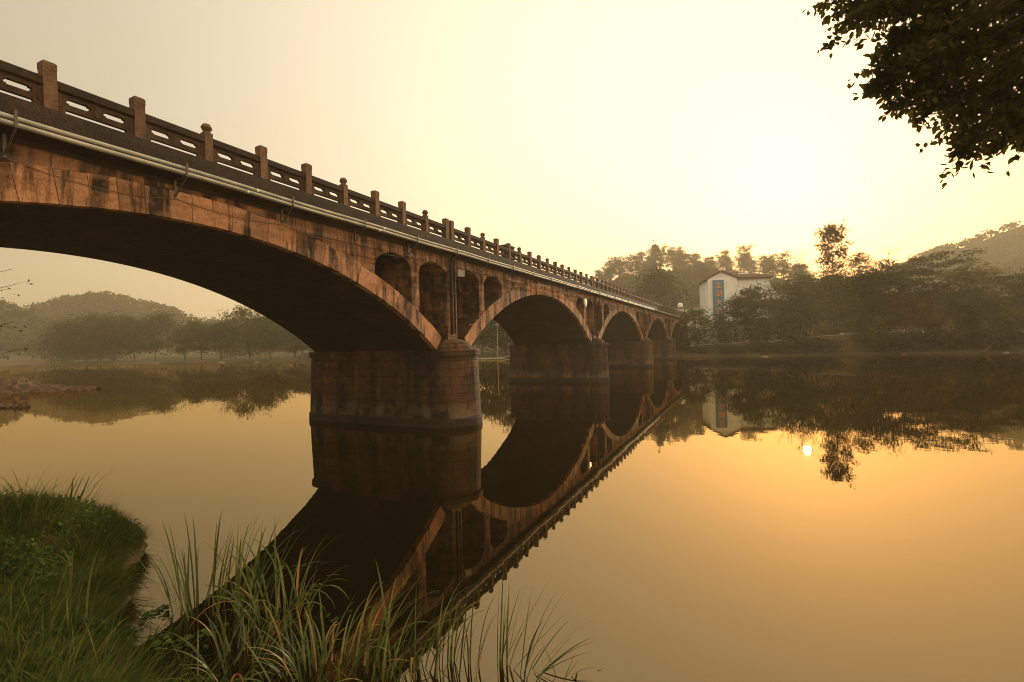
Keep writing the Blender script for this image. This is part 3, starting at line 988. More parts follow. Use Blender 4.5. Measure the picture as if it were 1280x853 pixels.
place(layer, 1160, 314, 12, 95)
place(layer, 1112, 330, 11, 85, 'layered tree with open crown left of the tallest thicket tree', mat='leaf')
place(layer, 1207, 328, 13, 75, 'feathery tree with a pointed tip beside the tallest thicket tree', mat='leaf_yel')
place(layer, 1256, 337, 12, 85, 'feathery layered tree at the right edge of the picture')
place(spready, 1085, 338, 9, 80, 'dense tree between the two layered thicket trees, leaning to the water', mat='leaf_dark')
place(spready, 1135, 368, 6, 90, 'low dense tree leaning to the water along the right bank', mat='leaf_red')
place(bushy, 903, 402, 6.0, 42, 'low green shrub tree hiding the foot of the hotel sign wall')
place(bushy, 950, 399, 6.5, 46, 'low dark shrub tree hiding the foot of the hotel below the pavilion', mat='leaf_dark')
place(small, 1228, 362, 6, 75, 'small dark tree standing low at the waterline beside the leaning pale trunk')
place(bushy, 1080, 392, 4.5, 60, 'low bushy green tree at the water right of the concrete wall')
place(bushy, 1265, 385, 5, 70, 'low dark bushy tree at the water below the right edge trees')
place(spready, 1310, 336, 11, 100, 'dense spreading tree partly cut off by the right edge')
place(spready, 985, 372, 6.5, 60, 'lower dense tree beside the pavilion at the left end of the thicket')
tall = make_tree('poplar_tree', 'tall slender rust leaved tree rising above all others against the glow', 'tree', 27.0, 9.5, 0.42, P_slim, 0.6, 34, 4200, 0.60, 0.9, 'leaf_red', 0.26, 1, spread=0.55, group=None, subs=4)
place(tall, 1043, 281, 16, 42)
bare = make_tree('bare_tree', 'thin leafless tree with upright twigs left of the tall rust tree', 'tree', 22, 9, 0.3, P_slim, 0.95, 22, 300, 0.35, 1.0, 'leaf_red', 0.16, 2, bare=0.8)
place(bare, 1008, 312, 20, 40)
place(bare, 1102, 308, 22, 40, 'sparse nearly leafless tree above the thicket right of the tall rust tree')
place(bare, 990, 318, 24, 34, 'bare twiggy tree behind the lower dense tree beside the pavilion')
rl = make_tree('broadleaf_tree', 'rounded rust tinted crown just right of the tall slender tree', 'tree', 23, 10, 0.5, P_round, 0.6, 18, 2200, 0.5, 0.8, 'leaf_red', 0.22, spread=0.7)
place(rl, 1075, 316, 19, 36)

# bushes along the right waterline
GRB = 'bushes along the right waterline'
bush = make_tree('bush', 'round dark bush at the waterline below the small round tree', 'bush', 2.6, 4.2, 0.05, P_dome, 0.6, 16, 1500, 0.32, 0.8, 'leaf_dark', 0.05, 4, group=GRB)
place(bush, 918, 432, 2.0, 34)
for x_, top, w_, lab in [(868, 434, 30, 'low bush by the sandy patch at the bridge end'), (950, 426, 32, 'bush on the bank under the pavilion roof'), (1000, 420, 52, 'wide bush beneath the spreading tree'),
                         (1032, 424, 40, 'dark bush left of the pale waterline stones'), (1130, 414, 60, 'bush on the bank under the tallest thicket tree'), (1178, 412, 50, 'bush left of the leaning pale trunk'),
                         (1262, 410, 60, 'low bush at the far right of the waterline'), (1095, 420, 40, 'bush below the layered open crown'), (972, 428, 26, 'tall bush beside the concrete wall foot'), (1215, 408, 50, 'bush behind the leaning pale trunk')]:
    place(bush, x_, top, 2.2, w_, lab)

# big tree and conifer behind the bridge
big = make_tree('broadleaf_tree', 'large hazy full crowned tree rising behind the far end of the bridge', 'tree', 27, 25, 0.2, P_round, 0.5, 32, 8000, 0.8, 0.6, 'leaf', 0.5)
place(big, 823, 336, 52, 68)
con = make_tree('conifer_tree', 'tall tiered conifer on the ridge behind the large hazy tree', 'tree', 24, 15, 0.1, P_cone, 0.04, 90, 7000, 0.7, 0.4, 'needle', 0.3, tiers=16, spread=0.5, subs=4)
place(con, 821, 307, 215, 40)

# pines along the ridge behind the hotel
GRP = 'hazy pines along the ridge behind the hotel'
LBP = 'hazy pine with airy crown in the row on the ridge behind the hotel'
pine = make_tree('pine_tree', LBP, 'tree', 16, 8.5, 0.42, P_umb, 0.35, 18, 1300, 0.8, 0.4, 'needle', 0.22, group=GRP, spread=0.8, subs=4)
pine2 = make_tree('pine_tree', LBP, 'tree', 15, 8, 0.30, P_round, 0.4, 18, 1400, 0.8, 0.5, 'needle', 0.22, group=GRP, spread=0.8, subs=4)
k = 0
for x in np.arange(-104, 42, 4.6):
    for row in (0, 1):
        if row and rng.random() < 0.35: continue
        xx = x + rng.normal(0, 1.6) + 2.6 * row; yy = 384 - row * 16 + rng.normal(0, 4)
        s = 0.8 + 0.55 * rng.random()
        if k < 2:
            o = (pine, pine2)[k]; o.location = (xx, yy, gnd(xx, yy)); o.scale = (s, s, s)
        else:
            o = copy_tree((pine, pine2)[int(rng.random() * 2)], (xx, yy, gnd(xx, yy)), rng.random() * 6.28, (s, s, s * (0.9 + 0.3 * rng.random())))
        k += 1

# left far bank
GRL = 'trees on the far left bank'
wl_ = make_tree('broadleaf_tree', 'wide dense tree at the left end of the far left grove, swept to the ground', 'tree', 16, 22, 0.04, P_dome, 0.18, 40, 9000, 0.7, 0.55, 'leaf', 0.35, 3, group=GRL)
place(wl_, 80, 404, 7, 52)
place(wl_, 108, 393, 9, 56, 'second tree from the left in the far left grove, domed and dense')
place(wl_, 142, 394, 10, 54, 'dense tree in the middle of the far left grove')
wl2 = make_tree('broadleaf_tree', 'round crowned tree at the right end of the far left grove with bare trunks below', 'tree', 16.5, 18, 0.2, P_round, 0.5, 30, 6500, 0.7, 0.6, 'leaf', 0.32, 2, group=GRL)
place(wl2, 194, 391, 9, 50)
place(wl2, 168, 396, 13, 46, 'tree behind the right end of the far left grove')
place(wl2, 122, 402, 6, 44, 'lower tree with visible trunk in the front of the far left grove')
place(wl2, 231, 407, 9, 34, 'small pale tree in the gap between the two far left groves')
place(wl2, 252, 402, 9, 48, 'short round tree at the left end of the second far left grove')
place(wl2, 276, 402, 10, 42, 'round tree with forked trunk in the second far left grove')
place(wl_, 312, 384, 12, 62, 'tallest dense tree of the second far left grove seen under the arch')
place(wl2, 338, 396, 9, 52, 'tree with clear dark trunk standing on the open grass under the arch')
place(wl2, 368, 410, 10, 56, 'right tree of the second far left grove next to the pier')
b2 = make_tree('bare_tree', 'pale leafless tree rising behind the second far left grove', 'tree', 21, 10, 0.3, P_slim, 0.9, 22, 0, 0.4, 1.0, 'leaf', 0.16, 2, bare=0.8, group=GRL)
SZ[b2.name] = (20.5, 9.0)
place(b2, 288, 381, 16, 36)
for i, (x_, top, w_) in enumerate([(405, 405, 60), (460, 395, 75), (540, 385, 80), (603, 372, 60), (632, 362, 62), (668, 365, 66), (705, 380, 60)]):
    place((wl_, wl2)[i % 2], x_, top, 8 + (i * 5) % 9, w_, ['hazy dark tree hidden mostly by the first pier', 'tree behind the first pier, right of the far left grove', 'tree behind the first pier, left of the second arch', 'dark green tree in the left part of the view through the second arch',
          'dark green tree in the middle of the view through the second arch', 'dark green tree at the right side of the view through the second arch', 'dark tree just behind the second pier'][i])
# ------------------------------------------------------------------ woods on the hills (one mass)
def woods(name, pts, size, mat, cards):
    cen = []
    for (x, y, z) in pts:
        s = size * (0.7 + 0.6 * rng.random())
        k = cards
        ph, ct = rng.random(k) * 6.28, rng.random(k)
        st_ = np.sqrt(1 - ct ** 2)
        rr = s * (0.75 + 0.35 * rng.random(k))
        cen.append(np.stack([x + rr * st_ * np.cos(ph), y + rr * st_ * np.sin(ph), z + s * 0.5 + rr * ct * 1.15], -1))
    cen = np.concatenate(cen)
    v, f, r = leaf_cards(cen, 1, 0.05, size * 0.55, 1.0, 0.0, 0.75)
    return tag(mesh_obj(name, v, f, r, M[mat]), kind='stuff')
pts = []
tries = 0
while len(pts) < 13000 and tries < 220000:
    tries += 1
    x = rng.uniform(-620, 400); y = rng.uniform(60, 545)
    d = y - float(shore(x))
    if d < 26: continue
    hh = float(hills_h(np.array(x), np.array(y)))
    if hh < 3.0 and rng.random() > 0.05: continue
    z = float(terrain_h(np.array(x), np.array(y)))
    # the river-facing slopes and the crests are what can be seen
    z2 = float(terrain_h(np.array(x), np.array(y - 6.0)))
    if z2 > z + 1.2: continue
    pts.append((x, y, z))
woods('forest', pts, 3.1, 'needle', 34)

# ------------------------------------------------------------------ buildings beyond the right bank
def facade(mb_, x0, x1, y0, y1, z0, z1): mb_.box((x0, y0, z0), (x1, y1, z1), 0.5)
ang = R(10)
hotel = empty('hotel_building', (-8.5, 132.5, gnd(-8.5, 132.5)), 'white hotel with brown roofs and a tall blue sign of orange characters behind the trees', 'building')
hotel.rotation_euler = (0, 0, R(14))
gz = 0.0
b = MB()
b.box((0, 0, 0), (6.9, 12, 17.2), 0.5)
# gable over the sign wing
b.add([(0, 0, 17.2), (6.9, 0, 17.2), (3.2, 0, 18.9), (0, 12, 17.2), (6.9, 12, 17.2), (3.2, 12, 18.9)], [(0, 1, 2), (5, 4, 3), (1, 4, 5, 2), (3, 0, 2, 5)], 0.5)
b.box((6.9, 0.6, 0), (14.6, 13, 16.9), 0.5)
b.box((-0.45, 0.5, 0), (0.0, 0.95, 15.6), 0.6)
b.build('wall', M['white'], hotel, loc=(0, 0, 0))
b = MB()
# thin sloping slabs on the gable
for (xa, za, xb, zb) in ((-0.6, 17.05, 3.2, 19.05), (3.2, 19.05, 7.1, 17.25)):
    b.add([(xa, -0.5, za), (xb, -0.5, zb), (xb, 12.4, zb), (xa, 12.4, za), (xa, -0.5, za + 0.25), (xb, -0.5, zb + 0.25), (xb, 12.4, zb + 0.25), (xa, 12.4, za + 0.25)],
          [(3, 2, 1, 0), (4, 5, 6, 7), (0, 1, 5, 4), (1, 2, 6, 5), (2, 3, 7, 6), (3, 0, 4, 7)], 0.5)
b.box((6.95, 0.0, 16.9), (15.3, 13.6, 17.45), 0.4)
b.add([(6.95, 0.2, 17.45), (15.1, 0.2, 17.45), (15.1, 13.4, 17.45), (6.95, 13.4, 17.45), (7.6, 2.4, 18.45), (12.4, 2.4, 18.45), (12.4, 11.2, 18.45), (7.6, 11.2, 18.45)],
      [(0, 1, 5, 4), (1, 2, 6, 5), (2, 3, 7, 6), (3, 0, 4, 7), (4, 5, 6, 7)], 0.6)
rf = b.build('roof', M['roof'], hotel, loc=(0, 0, 0))
b = MB(); b.box((8.6, 4.0, 18.40), (10.6, 6.0, 18.95), 0.8); o = b.build('roof_tank', M['white'], rf, loc=(0, 0, 0))
b = MB(); b.tube([(8.0, 5, 18.3), (8.0, 5, 20.6)], 0.05, 5); b.build('antenna', M['steel'], rf, loc=(0, 0, 0))
b = MB(); b.box((1.15, -0.30, 5.0), (3.75, -0.004, 16.9), 0.5); sg = b.build('sign', M['signblue'], hotel, loc=(0, 0, 0))
for i, ch in enumerate('立湖大酒店'):
    cu = bpy.data.curves.new('sign_character', 'FONT')
    cu.body = ch; cu.size = 1.75; cu.extrude = 0.06; cu.align_x = 'CENTER'; cu.align_y = 'CENTER'
    cu.materials.append(M['signtext'])
    tmp = bpy.data.objects.new('lettering_curve', cu); link(tmp)
    dg = bpy.context.evaluated_depsgraph_get()
    tm = bpy.data.meshes.new_from_object(tmp.evaluated_get(dg)); tm.name = 'lettering'
    bpy.data.objects.remove(tmp)
    if not tm.materials: tm.materials.append(M['signtext'])
    o = bpy.data.objects.new('lettering', tm); link(o, sg)
    o.location = (2.45, -0.38, 15.5 - i * 2.15); o.rotation_euler = (R(90), 0, 0)
win = []
def window(parent, x, y, z, w_, h_, side):
    fm, pn = MB(), MB()
    if side == 'x':
        fm.box((x, y, z), (x + 0.09, y + w_, z + h_)); pn.box((x + 0.092, y + 0.12, z + 0.12), (x + 0.11, y + w_ - 0.12, z + h_ - 0.12))
        fm.box((x, y - 0.1, z - 0.12), (x + 0.25, y + w_ + 0.1, z - 0.003))
    else:
        fm.box((x, y - 0.09, z), (x + w_, y, z + h_)); pn.box((x + 0.12, y - 0.11, z + 0.12), (x + w_ - 0.12, y - 0.092, z + h_ - 0.12))
        fm.box((x - 0.1, y - 0.25, z - 0.12), (x + w_ + 0.1, y, z - 0.003))
    f_ = fm.build('window', M['frame'], parent, loc=(0, 0, 0)); pn.build('pane', M['glass'], f_, loc=(0, 0, 0))
for fl_ in range(4):
    for k in range(4):
        window(hotel, 14.603, 1.4 + 2.9 * k, 2.2 + 3.35 * fl_, 1.5, 2.0, 'x')
for fl_ in range(2):
    for k in range(3):
        window(hotel, 7.5 + 2.4 * k, 0.597, 2.0 + 3.3 * fl_, 1.5, 1.9, 'y')

house = empty('white_house', (4.4, 144, gnd(4.4, 144)), 'small white gabled house with a narrow dark window beside the hotel', 'house')
house.rotation_euler = (0, 0, R(8))
b = MB(); b.box((0, 0, 0), (3.2, 9, 12.4), 0.5)
b.add([(0, 0, 12.4), (3.2, 0, 12.4), (1.6, 0, 14.6), (0, 9, 12.4), (3.2, 9, 12.4), (1.6, 9, 14.6)], [(0, 1, 2), (5, 4, 3), (1, 4, 5, 2), (3, 0, 2, 5)], 0.5)
b.box((3.2, 1, 0), (8, 8, 12.0), 0.5)
b.build('wall', M['white'], house, loc=(0, 0, 0))
b = MB()
for (xa, za, xb, zb) in ((-0.25, 12.25, 1.6, 14.75), (1.6, 14.75, 3.45, 12.25)):
    b.add([(xa, -0.3, za), (xb, -0.3, zb), (xb, 9.3, zb), (xa, 9.3, za), (xa, -0.3, za + 0.2), (xb, -0.3, zb + 0.2), (xb, 9.3, zb + 0.2), (xa, 9.3, za + 0.2)],
          [(3, 2, 1, 0), (4, 5, 6, 7), (0, 1, 5, 4), (1, 2, 6, 5), (2, 3, 7, 6), (3, 0, 4, 7)], 0.5)
b.box((3.46, 0.7, 12.0), (8.3, 8.3, 12.5), 0.4)
b.build('roof', M['roof'], house, loc=(0, 0, 0))
window(house, 1.1, -0.003, 8.4, 0.9, 3.0, 'y')
for k in range(2): window(house, 3.9 + 2.0 * k, 0.997, 7.5, 1.3, 2.0, 'y')

pav = empty('pavilion', (4.3, 131, gnd(4.3, 131)), 'open pavilion with a dark upswept tiled roof between hotel and white house', 'pavilion')
b = MB()
E_ = 4.3
def eave(z0, e, lift):
    rg = []
    for k in range(16):
        a = k / 16 * 2 * math.pi + math.pi / 4
        q = max(abs(math.cos(a)), abs(math.sin(a)))
        cor = abs(math.sin(2 * (a)))  # corners lie at 45 degrees
        rg.append((e * math.cos(a) / q, e * 0.75 * math.sin(a) / q, z0 + lift * cor ** 6))
    return rg
b.loft([eave(8.15, E_, 0.55), eave(8.4, E_, 0.55), eave(9.0, E_ * 0.66, 0.1), eave(9.7, E_ * 0.35, 0), eave(10.1, E_ * 0.08, 0)], 0.4, cap_bot=True)
b.build('roof', M['roof'], pav, loc=(0, 0, 0))
b = MB(); b.box((-3.4, -2.4, 0), (3.4, 2.4, 5.2), 0.5); b.build('wall', M['white'], pav, loc=(0, 0, 0))
pp = None
for sx in (-3, 3):
    for sy in (-2, 2):
        if pp is None:
            b = MB(); b.tube([(0, 0, 5.2), (0, 0, 8.2)], 0.16, 8); pp = b.build('column', M['roof'], pav, loc=(sx, sy, 0))
        else:
            o = pp.copy(); link(o, pav); o.location = (sx, sy, 0)

annex = empty('long_white_building', (-1, 127.5, gnd(-1, 127.5)), 'long low white building glimpsed through the small round tree', 'building')
b = MB(); b.box((-5.5, 0, 0), (13, 5, 5.2), 0.5); b.build('wall', M['white'], annex, loc=(0, 0, 0))
b = MB(); b.box((-5.8, -0.4, 5.2), (13.3, 5.4, 5.55), 0.5); b.build('roof', M['roof'], annex, loc=(0, 0, 0))
for k in range(6): window(annex, -4.7 + 3.0 * k, -0.003, 1.2, 1.7, 2.6, 'y')
shed = empty('white_shed', (-17.2, 146, gnd(-17.2, 146)), 'small pale building with a round white tank beyond the bridge end', 'building')
b = MB(); b.box((-3, 0, 0), (6, 6, 10.9), 0.5); b.build('wall', M['white'], shed, loc=(0, 0, 0))
b = MB(); b.box((-3.3, -0.3, 10.9), (6.3, 6.3, 11.25), 0.5); b.build('roof', M['concrete'], shed, loc=(0, 0, 0))
b = MB(); b.loft([[(0.75 * s * math.cos(a) + 0.2, 0.75 * s * math.sin(a) + 2.0, z - 0.4 * (z - 11.25)) for a in np.arange(16) * math.pi / 8] for s, z in ((0.8, 11.25), (1, 11.6), (1, 12.9), (0.6, 13.5), (0.1, 13.7))], 0.5)
b.build('water_tank', M['white'], shed, loc=(0, 0, 0), smooth=True)

# embankment wall with a path on top
wallo = empty('embankment_wall', (0, 120, 0), 'low reddish concrete embankment wall climbing from the bridge end to the right', 'wall')
b = MB()
xs = np.linspace(-10.5, 27, 30)
ysh = shore(xs) + 3.2
ztop = np.interp(xs, [-10.5, 5, 14, 27], [2.5, 3.0, 3.9, 4.5])
n = len(xs)
V = []
for x, y, z in zip(xs, ysh, ztop): V += [(x, y, 0.2), (x, y + 0.25, z), (x, y + 0.8, z), (x, y + 0.8, 0.2)]
Fc = []
for i in range(n - 1):
    for k in range(3): Fc.append((i * 4 + k, (i + 1) * 4 + k, (i + 1) * 4 + k + 1, i * 4 + k + 1))
Fc += [(0, 1, 2, 3), (4 * n - 1, 4 * n - 2, 4 * n - 3, 4 * n - 4)]
b.add(V, Fc, 0.5); b.build('wall_body', M['ground'], wallo)
b = MB()
V = []
for x, y, z in zip(xs, ysh, ztop): V += [(x, y + 0.15, z + 0.003), (x, y + 0.15, z + 0.17), (x, y + 0.9, z + 0.17), (x, y + 0.9, z + 0.003)]
b.add(V, Fc, 0.5); b.build('coping', M['concrete'], wallo)

# sand and stones at the waterline
def blob(name, loc, size, mat, label, cat, seed, group=None, nseg=18, nring=7):
    b = MB()
    rs = np.random.default_rng(seed)
    ph = rs.random(6) * 6.28
    rings = []
    for k in range(nring + 1):
        q = k / nring * math.pi / 2
        s, z = math.cos(q) ** 0.7, math.sin(q)
        rg = []
        for j in range(nseg):
            a = 2 * math.pi * j / nseg
            w_ = 1 + 0.16 * math.sin(2 * a + ph[0]) + 0.1 * math.sin(3 * a + ph[1]) + 0.07 * math.sin(5 * a + ph[2] + k) + rs.normal(0, 0.03)
            rg.append((size[0] * s * w_ * math.cos(a), size[1] * s * w_ * math.sin(a), -0.3 + (size[2] + 0.3) * z * (1 + 0.12 * math.sin(a * 2 + ph[3]))))
        rings.append(rg)
    b.loft(rings, 0.5)
    o = b.build(name, M[mat], None, loc=loc)
    return tag(o, label, cat, group)
blob('sand_bar', (-11.0, 115.3, 0.25), (3.4, 1.2, 0.55), 'rock', 'pale sandy patch at the waterline beside the bridge end', 'sand bank', 3)
blob('rock', (3.4, 112.6, 0.02), (0.8, 0.4, 0.16), 'palerock', 'pale flat stone in the water before the small round tree', 'rock', 4)
blob('rock', (43.5, 121.8, 0.02), (0.7, 0.4, 0.15), 'palerock', 'pale flat stone at the waterline near the leaning pale trunk', 'rock', 5)
blob('rock', (27.5, 119.6, 0.02), (0.9, 0.5, 0.4), 'rock', 'brown boulder at the waterline in the middle of the right bank', 'rock', 6)
for i, (x, y, s) in enumerate([(-150, 99.5, 1.5), (-137, 102.0, 1.0), (-176, 94.5, 1.2)]):
    blob('rock', (x, y, 0.02), (s * 1.1, s * 0.5, s * 0.2), 'palerock', ['pale low stone on the shore under the two far left groves', 'small pale stone on the shore right of the low stone', 'pale stone on the shore under the dense far left grove'][i], 'rock', 20 + i)

# rock ledge in the river on the left
def ledge(name, p0, p1, width, hgts, label, seed):
    b = MB()
    rs = np.random.default_rng(seed)
    p0, p1 = np.array(p0), np.array(p1)
    L = np.linalg.norm(p1 - p0); d = (p1 - p0) / L; nrm = np.array([-d[1], d[0]])
    n, mM = 60, 16
    V = []
    for i in range(n + 1):
        u = i / n
        h = np.interp(u, hgts[0], hgts[1]) * (1 + 0.13 * math.sin(u * 34) + rs.normal(0, 0.05))
        wd = width * (0.25 + 0.75 * u ** 0.6) * (1 + 0.12 * math.sin(u * 17 + 1))
        for j in range(mM + 1):
            a = -1 + 2 * j / mM
            q = max(0.0, 1 - abs(a) ** 2.6)
            q = min(1.1, math.floor(q * 4 + rs.random() * 0.9) / 4 * 0.75 + q * 0.3)
            p = p0 + d * L * u + nrm * a * wd
            V.append((p[0] + rs.normal(0, 0.12), p[1] + rs.normal(0, 0.12), -0.25 + (h + 0.25) * q + rs.normal(0, 0.10)))
    Fc = []
    for i in range(n):
        for j in range(mM):
            k = i * (mM + 1) + j
            Fc.append((k, k + 1, k + mM + 2, k + mM + 1))
    b.add(V, Fc, 0.5)
    return tag(b.build(name, M['rock']), label, 'rock')
ledge('rock_ledge', (-67.0, 29.8), (-84, 19.5), 3.4, ([0, .12, .25, .33, .42, 1], [0.14, 0.36, 0.5, 0.75, 1.2, 1.4]), 'long low brown rock ledge jutting into the river at the left edge', 1)
ledge('rock_ledge', (-51.6, 18.3), (-62, 13.5), 0.9, ([0, .3, 1], [0.08, 0.22, 0.3]), 'thin flat rock slab in the water in front of the long ledge', 2)

# bare trunk leaning over the right waterline
X, Y, _ = ashore(1243, 0.4)
b = MB()
b.tube([(X - 2.0, Y - 0.5, 0.1), (X - 1.0, Y, 0.9), (X + 0.4, Y + 0.6, 2.2), (X + 1.2, Y + 1.4, 4.0)], [0.26, 0.22, 0.18, 0.10], 7)
b.tube([(X - 0.9, Y, 1.0), (X - 1.3, Y + 0.3, 2.0), (X - 1.1, Y + 0.8, 3.4)], [0.14, 0.10, 0.04], 6)
tag(b.build('leaning_trunk', M['rock']), 'bare pale trunk leaning over the waterline near the right edge', 'tree trunk')
# fallen branch and pole seen through the second arch
b = MB()
b.tube([(-63.5, 107.6, 0.35), (-60, 107.9, 0.25), (-56, 108.2, 0.3), (-53.0, 108.5, 0.9), (-50.5, 108.6, 1.4)], [0.16, 0.15, 0.12, 0.08, 0.03], 6)
b.tube([(-55.5, 108.2, 0.3), (-53, 107.8, 0.02), (-50, 107.6, 0.15)], [0.09, 0.06, 0.02], 5)
b.tube([(-58.5, 108, 0.3), (-58, 108.2, 1.0)], [0.06, 0.02], 5)
tag(b.build('fallen_branch', M['deadwood']), 'bleached fallen branch lying at the waterline seen through the second arch', 'branch')
b = MB(); b.tube([(-57.2, 110.5, 0.2), (-57.2, 110.5, 9.5)], [0.09, 0.06], 6); b.box((-57.9, 110.45, 8.8), (-56.5, 110.55, 8.92))
tag(b.build('utility_pole', M['deadwood']), 'thin pale pole on the far bank seen through the second arch', 'pole')

# bird over the right trees
b = MB()
b.loft([[(x, q * math.cos(a), q * math.sin(a)) for a in np.arange(8) * math.pi / 4] for x, q in ((-0.24, 0.02), (-0.12, 0.05), (0.02, 0.075), (0.14, 0.05), (0.2, 0.04), (0.26, 0.012))], 0.5, cap_bot=True)
for s in (-1, 1):
    b.add([(0.08, s * 0.04, 0.03), (-0.10, s * 0.04, 0.02), (-0.04, s * 0.3, 0.22), (0.1, s * 0.28, 0.23), (-0.10, s * 0.62, 0.30), (-0.02, s * 0.55, 0.32)], [(0, 1, 2, 3), (3, 2, 4, 5)], 0.5)
b.add([(-0.2, 0.03, 0), (-0.2, -0.03, 0), (-0.42, -0.08, 0), (-0.42, 0.08, 0)], [(0, 1, 2, 3)], 0.5)
bd = tag(b.build('bird', M['bird'], None, loc=(52, 158, 21.7)), 'small dark bird flying above the right bank trees', 'bird')
bd.rotation_euler = (R(10), R(-12), R(150))

# ------------------------------------------------------------------ near left tree beyond the bridge: a few twigs reach into view
lt = empty('roadside_tree', (-31, 3.0, 0.4), 'thin branches with few leaves poking in at the left edge beyond the bridge', 'tree')
b = MB(); cen = []
b.tube([(0, 0, -0.4), (0.2, 0.4, 3), (0.0, 1.0, 6.5), (0.3, 1.5, 9.5)], [0.2, 0.16, 0.11, 0.03], 7)
for (z, tx_, ty_, tz) in [(4, 1.2, 7.25, 7.0), (3.0, 1.1, 7.2, 5.3), (5, 1.0, 7.2, 7.7), (2.4, 1.0, 7.15, 4.0), (6, -2, 2, 9), (5, -2.5, -1, 8)]:
    p0 = np.array([0.1, 0.15 * z, z - 0.6]); p1 = np.array([tx_, ty_, tz])
    mid = (p0 + p1) / 2 + rng.normal(0, 0.15, 3)
    b.tube([p0, mid, p1], [0.05, 0.03, 0.008], 5)
    for q in range(10):
        s0 = mid + (p1 - mid) * rng.random()
        s1 = s0 + rng.normal(0, 0.28, 3) + (p1 - mid) * 0.12
        b.tube([s0, s1], [0.008, 0.003], 3)
        if rng.random() < 0.6: cen.append(s1)
b.build('trunk', M['bark'], lt, loc=(0, 0, 0))
v, f, r = leaf_cards(cen, 5, 0.12, 0.13, 1, 0.3)
mesh_obj('crown', v, f, r, M['leaf_dark'], lt, loc=(0, 0, 0))

# ------------------------------------------------------------------ overhanging tree at the upper right
TB = np.array([9.6, 1.2, 0.0]); TB[2] = float(near_h(np.array(TB[0]), np.array(TB[1]))) - 0.1
ov = empty('overhanging_tree', tuple(TB), 'leafy dark branch of a near tree hanging into the upper right corner', 'tree')
b = MB()
trunk = np.array([TB, TB + [0.1, 0.5, 2.5], TB + [-0.5, 1.6, 5.0], TB + [-1.6, 3.4, 7.4], TB + [-2.6, 5.2, 9.2]])
b.tube(trunk, [0.34, 0.27, 0.22, 0.17, 0.10], 9)
hub = [trunk[-1], trunk[-2], trunk[-1] + np.array([-1.0, 1.6, 0.6])]
b.tube([trunk[-1], trunk[-1] + [-0.5, 0.9, 0.45], hub[2]], [0.10, 0.08, 0.06], 7)
targets = []
for (x, y, d_) in [(1052, 8, 8.6), (1075, 24, 8.3), (1050, 38, 8.8), (1098, 8, 9.0), (1118, 45, 8.4), (1092, 70, 8.7), (1108, 92, 8.2), (1095, 112, 8.6), (1118, 132, 8.4), (1148, 108, 8.1), (1150, 140, 8.5),
                   (1140, 20, 8.0), (1165, 60, 7.8), (1150, 80, 9.2), (1190, 30, 8.4), (1180, 95, 8.3), (1188, 135, 7.9), (1185, 165, 8.3), (1196, 190, 8.2), (1215, 170, 8.6), (1215, 115, 8.8), (1215, 60, 7.9),
                   (1238, 182, 8.4), (1250, 150, 8.0), (1248, 90, 8.5), (1262, 40, 8.2), (1272, 170, 8.7), (1275, 120, 8.3), (1230, 15, 8.8), (1280, 70, 8.9), (1268, 10, 7.8), (1170, 5, 9.0),
                   (1310, 140, 8.2), (1320, 60, 8.5), (1350, 110, 8.0), (1330, 10, 8.4), (1120, -25, 8.6), (1180, -40, 8.3), (1240, -45, 8.8), (1300, -50, 8.2), (1080, -30, 9.0), (1380, 30, 8.6), (1400, 140, 8.0), (1440, 80, 8.4),
                   (1130, 65, 8.9), (1200, 80, 9.2), (1235, 130, 9.1), (1165, 125, 9.0), (1255, 60, 9.3), (1205, 145, 9.2), (1290, 150, 8.9), (1140, 95, 8.6), (1120, 20, 8.6)]:
    targets.append(px(x, y, d_))
tips = []
for T_ in targets:
    h_ = min(hub, key=lambda q: np.linalg.norm(q - T_))
    mid = (h_ + T_) / 2 + np.array([0, 0, 0.25]) + rng.normal(0, 0.1, 3)
    b.tube([h_, mid, T_], [0.03, 0.018, 0.006], 5, cap=False)
    for q in range(9):
        s0 = mid + (T_ - mid) * (0.35 + 0.65 * rng.random())
        s1 = T_ + rng.normal(0, 0.20, 3)
        b.tube([s0, (s0 + s1) / 2 + rng.normal(0, 0.02, 3), s1], [0.008, 0.006, 0.003], 3, cap=False)
        tips.append((s0, s1))
b.build('trunk', M['bark'], ov)
# ovate leaves folded along the midrib, hanging from the twigs
tips = np.array(tips)
nL = 30
A = np.repeat(tips[:, 0], nL, 0); B_ = np.repeat(tips[:, 1], nL, 0)
N = len(A)
tt = (0.2 + 0.85 * rng.random(N))[:, None]
pos = A + (B_ - A) * tt + rng.normal(0, 0.045, (N, 3))
d = rng.normal(0, 1, (N, 3)); d[:, 2] -= 0.9; d /= np.linalg.norm(d, axis=1)[:, None]
u = np.cross(d, rng.normal(0, 1, (N, 3))); u /= np.linalg.norm(u, axis=1)[:, None]
nn = np.cross(d, u)
s = (0.095 + 0.065 * rng.random(N))[:, None]
sh = [(0, 0, 0), (0.3, 0.25, 0.06), (0.62, 0.25, 0.06), (1.0, 0, -0.04), (0.62, -0.25, 0.06), (0.3, -0.25, 0.06)]
V = np.stack([pos + d * s * a_ + u * s * b_ + nn * s * c_ for a_, b_, c_ in sh], 1)
base = np.arange(N)[:, None] * 6
fq = np.concatenate([base + np.array([[0, 1, 2, 3]]), base + np.array([[0, 3, 4, 5]])], 0)
mesh_obj('crown', V.reshape(-1, 3) - TB, fq, np.repeat(np.clip(rng.normal(0.45, 0.25, N), 0, 1), 6), M['overleaf'], ov, loc=(0, 0, 0))

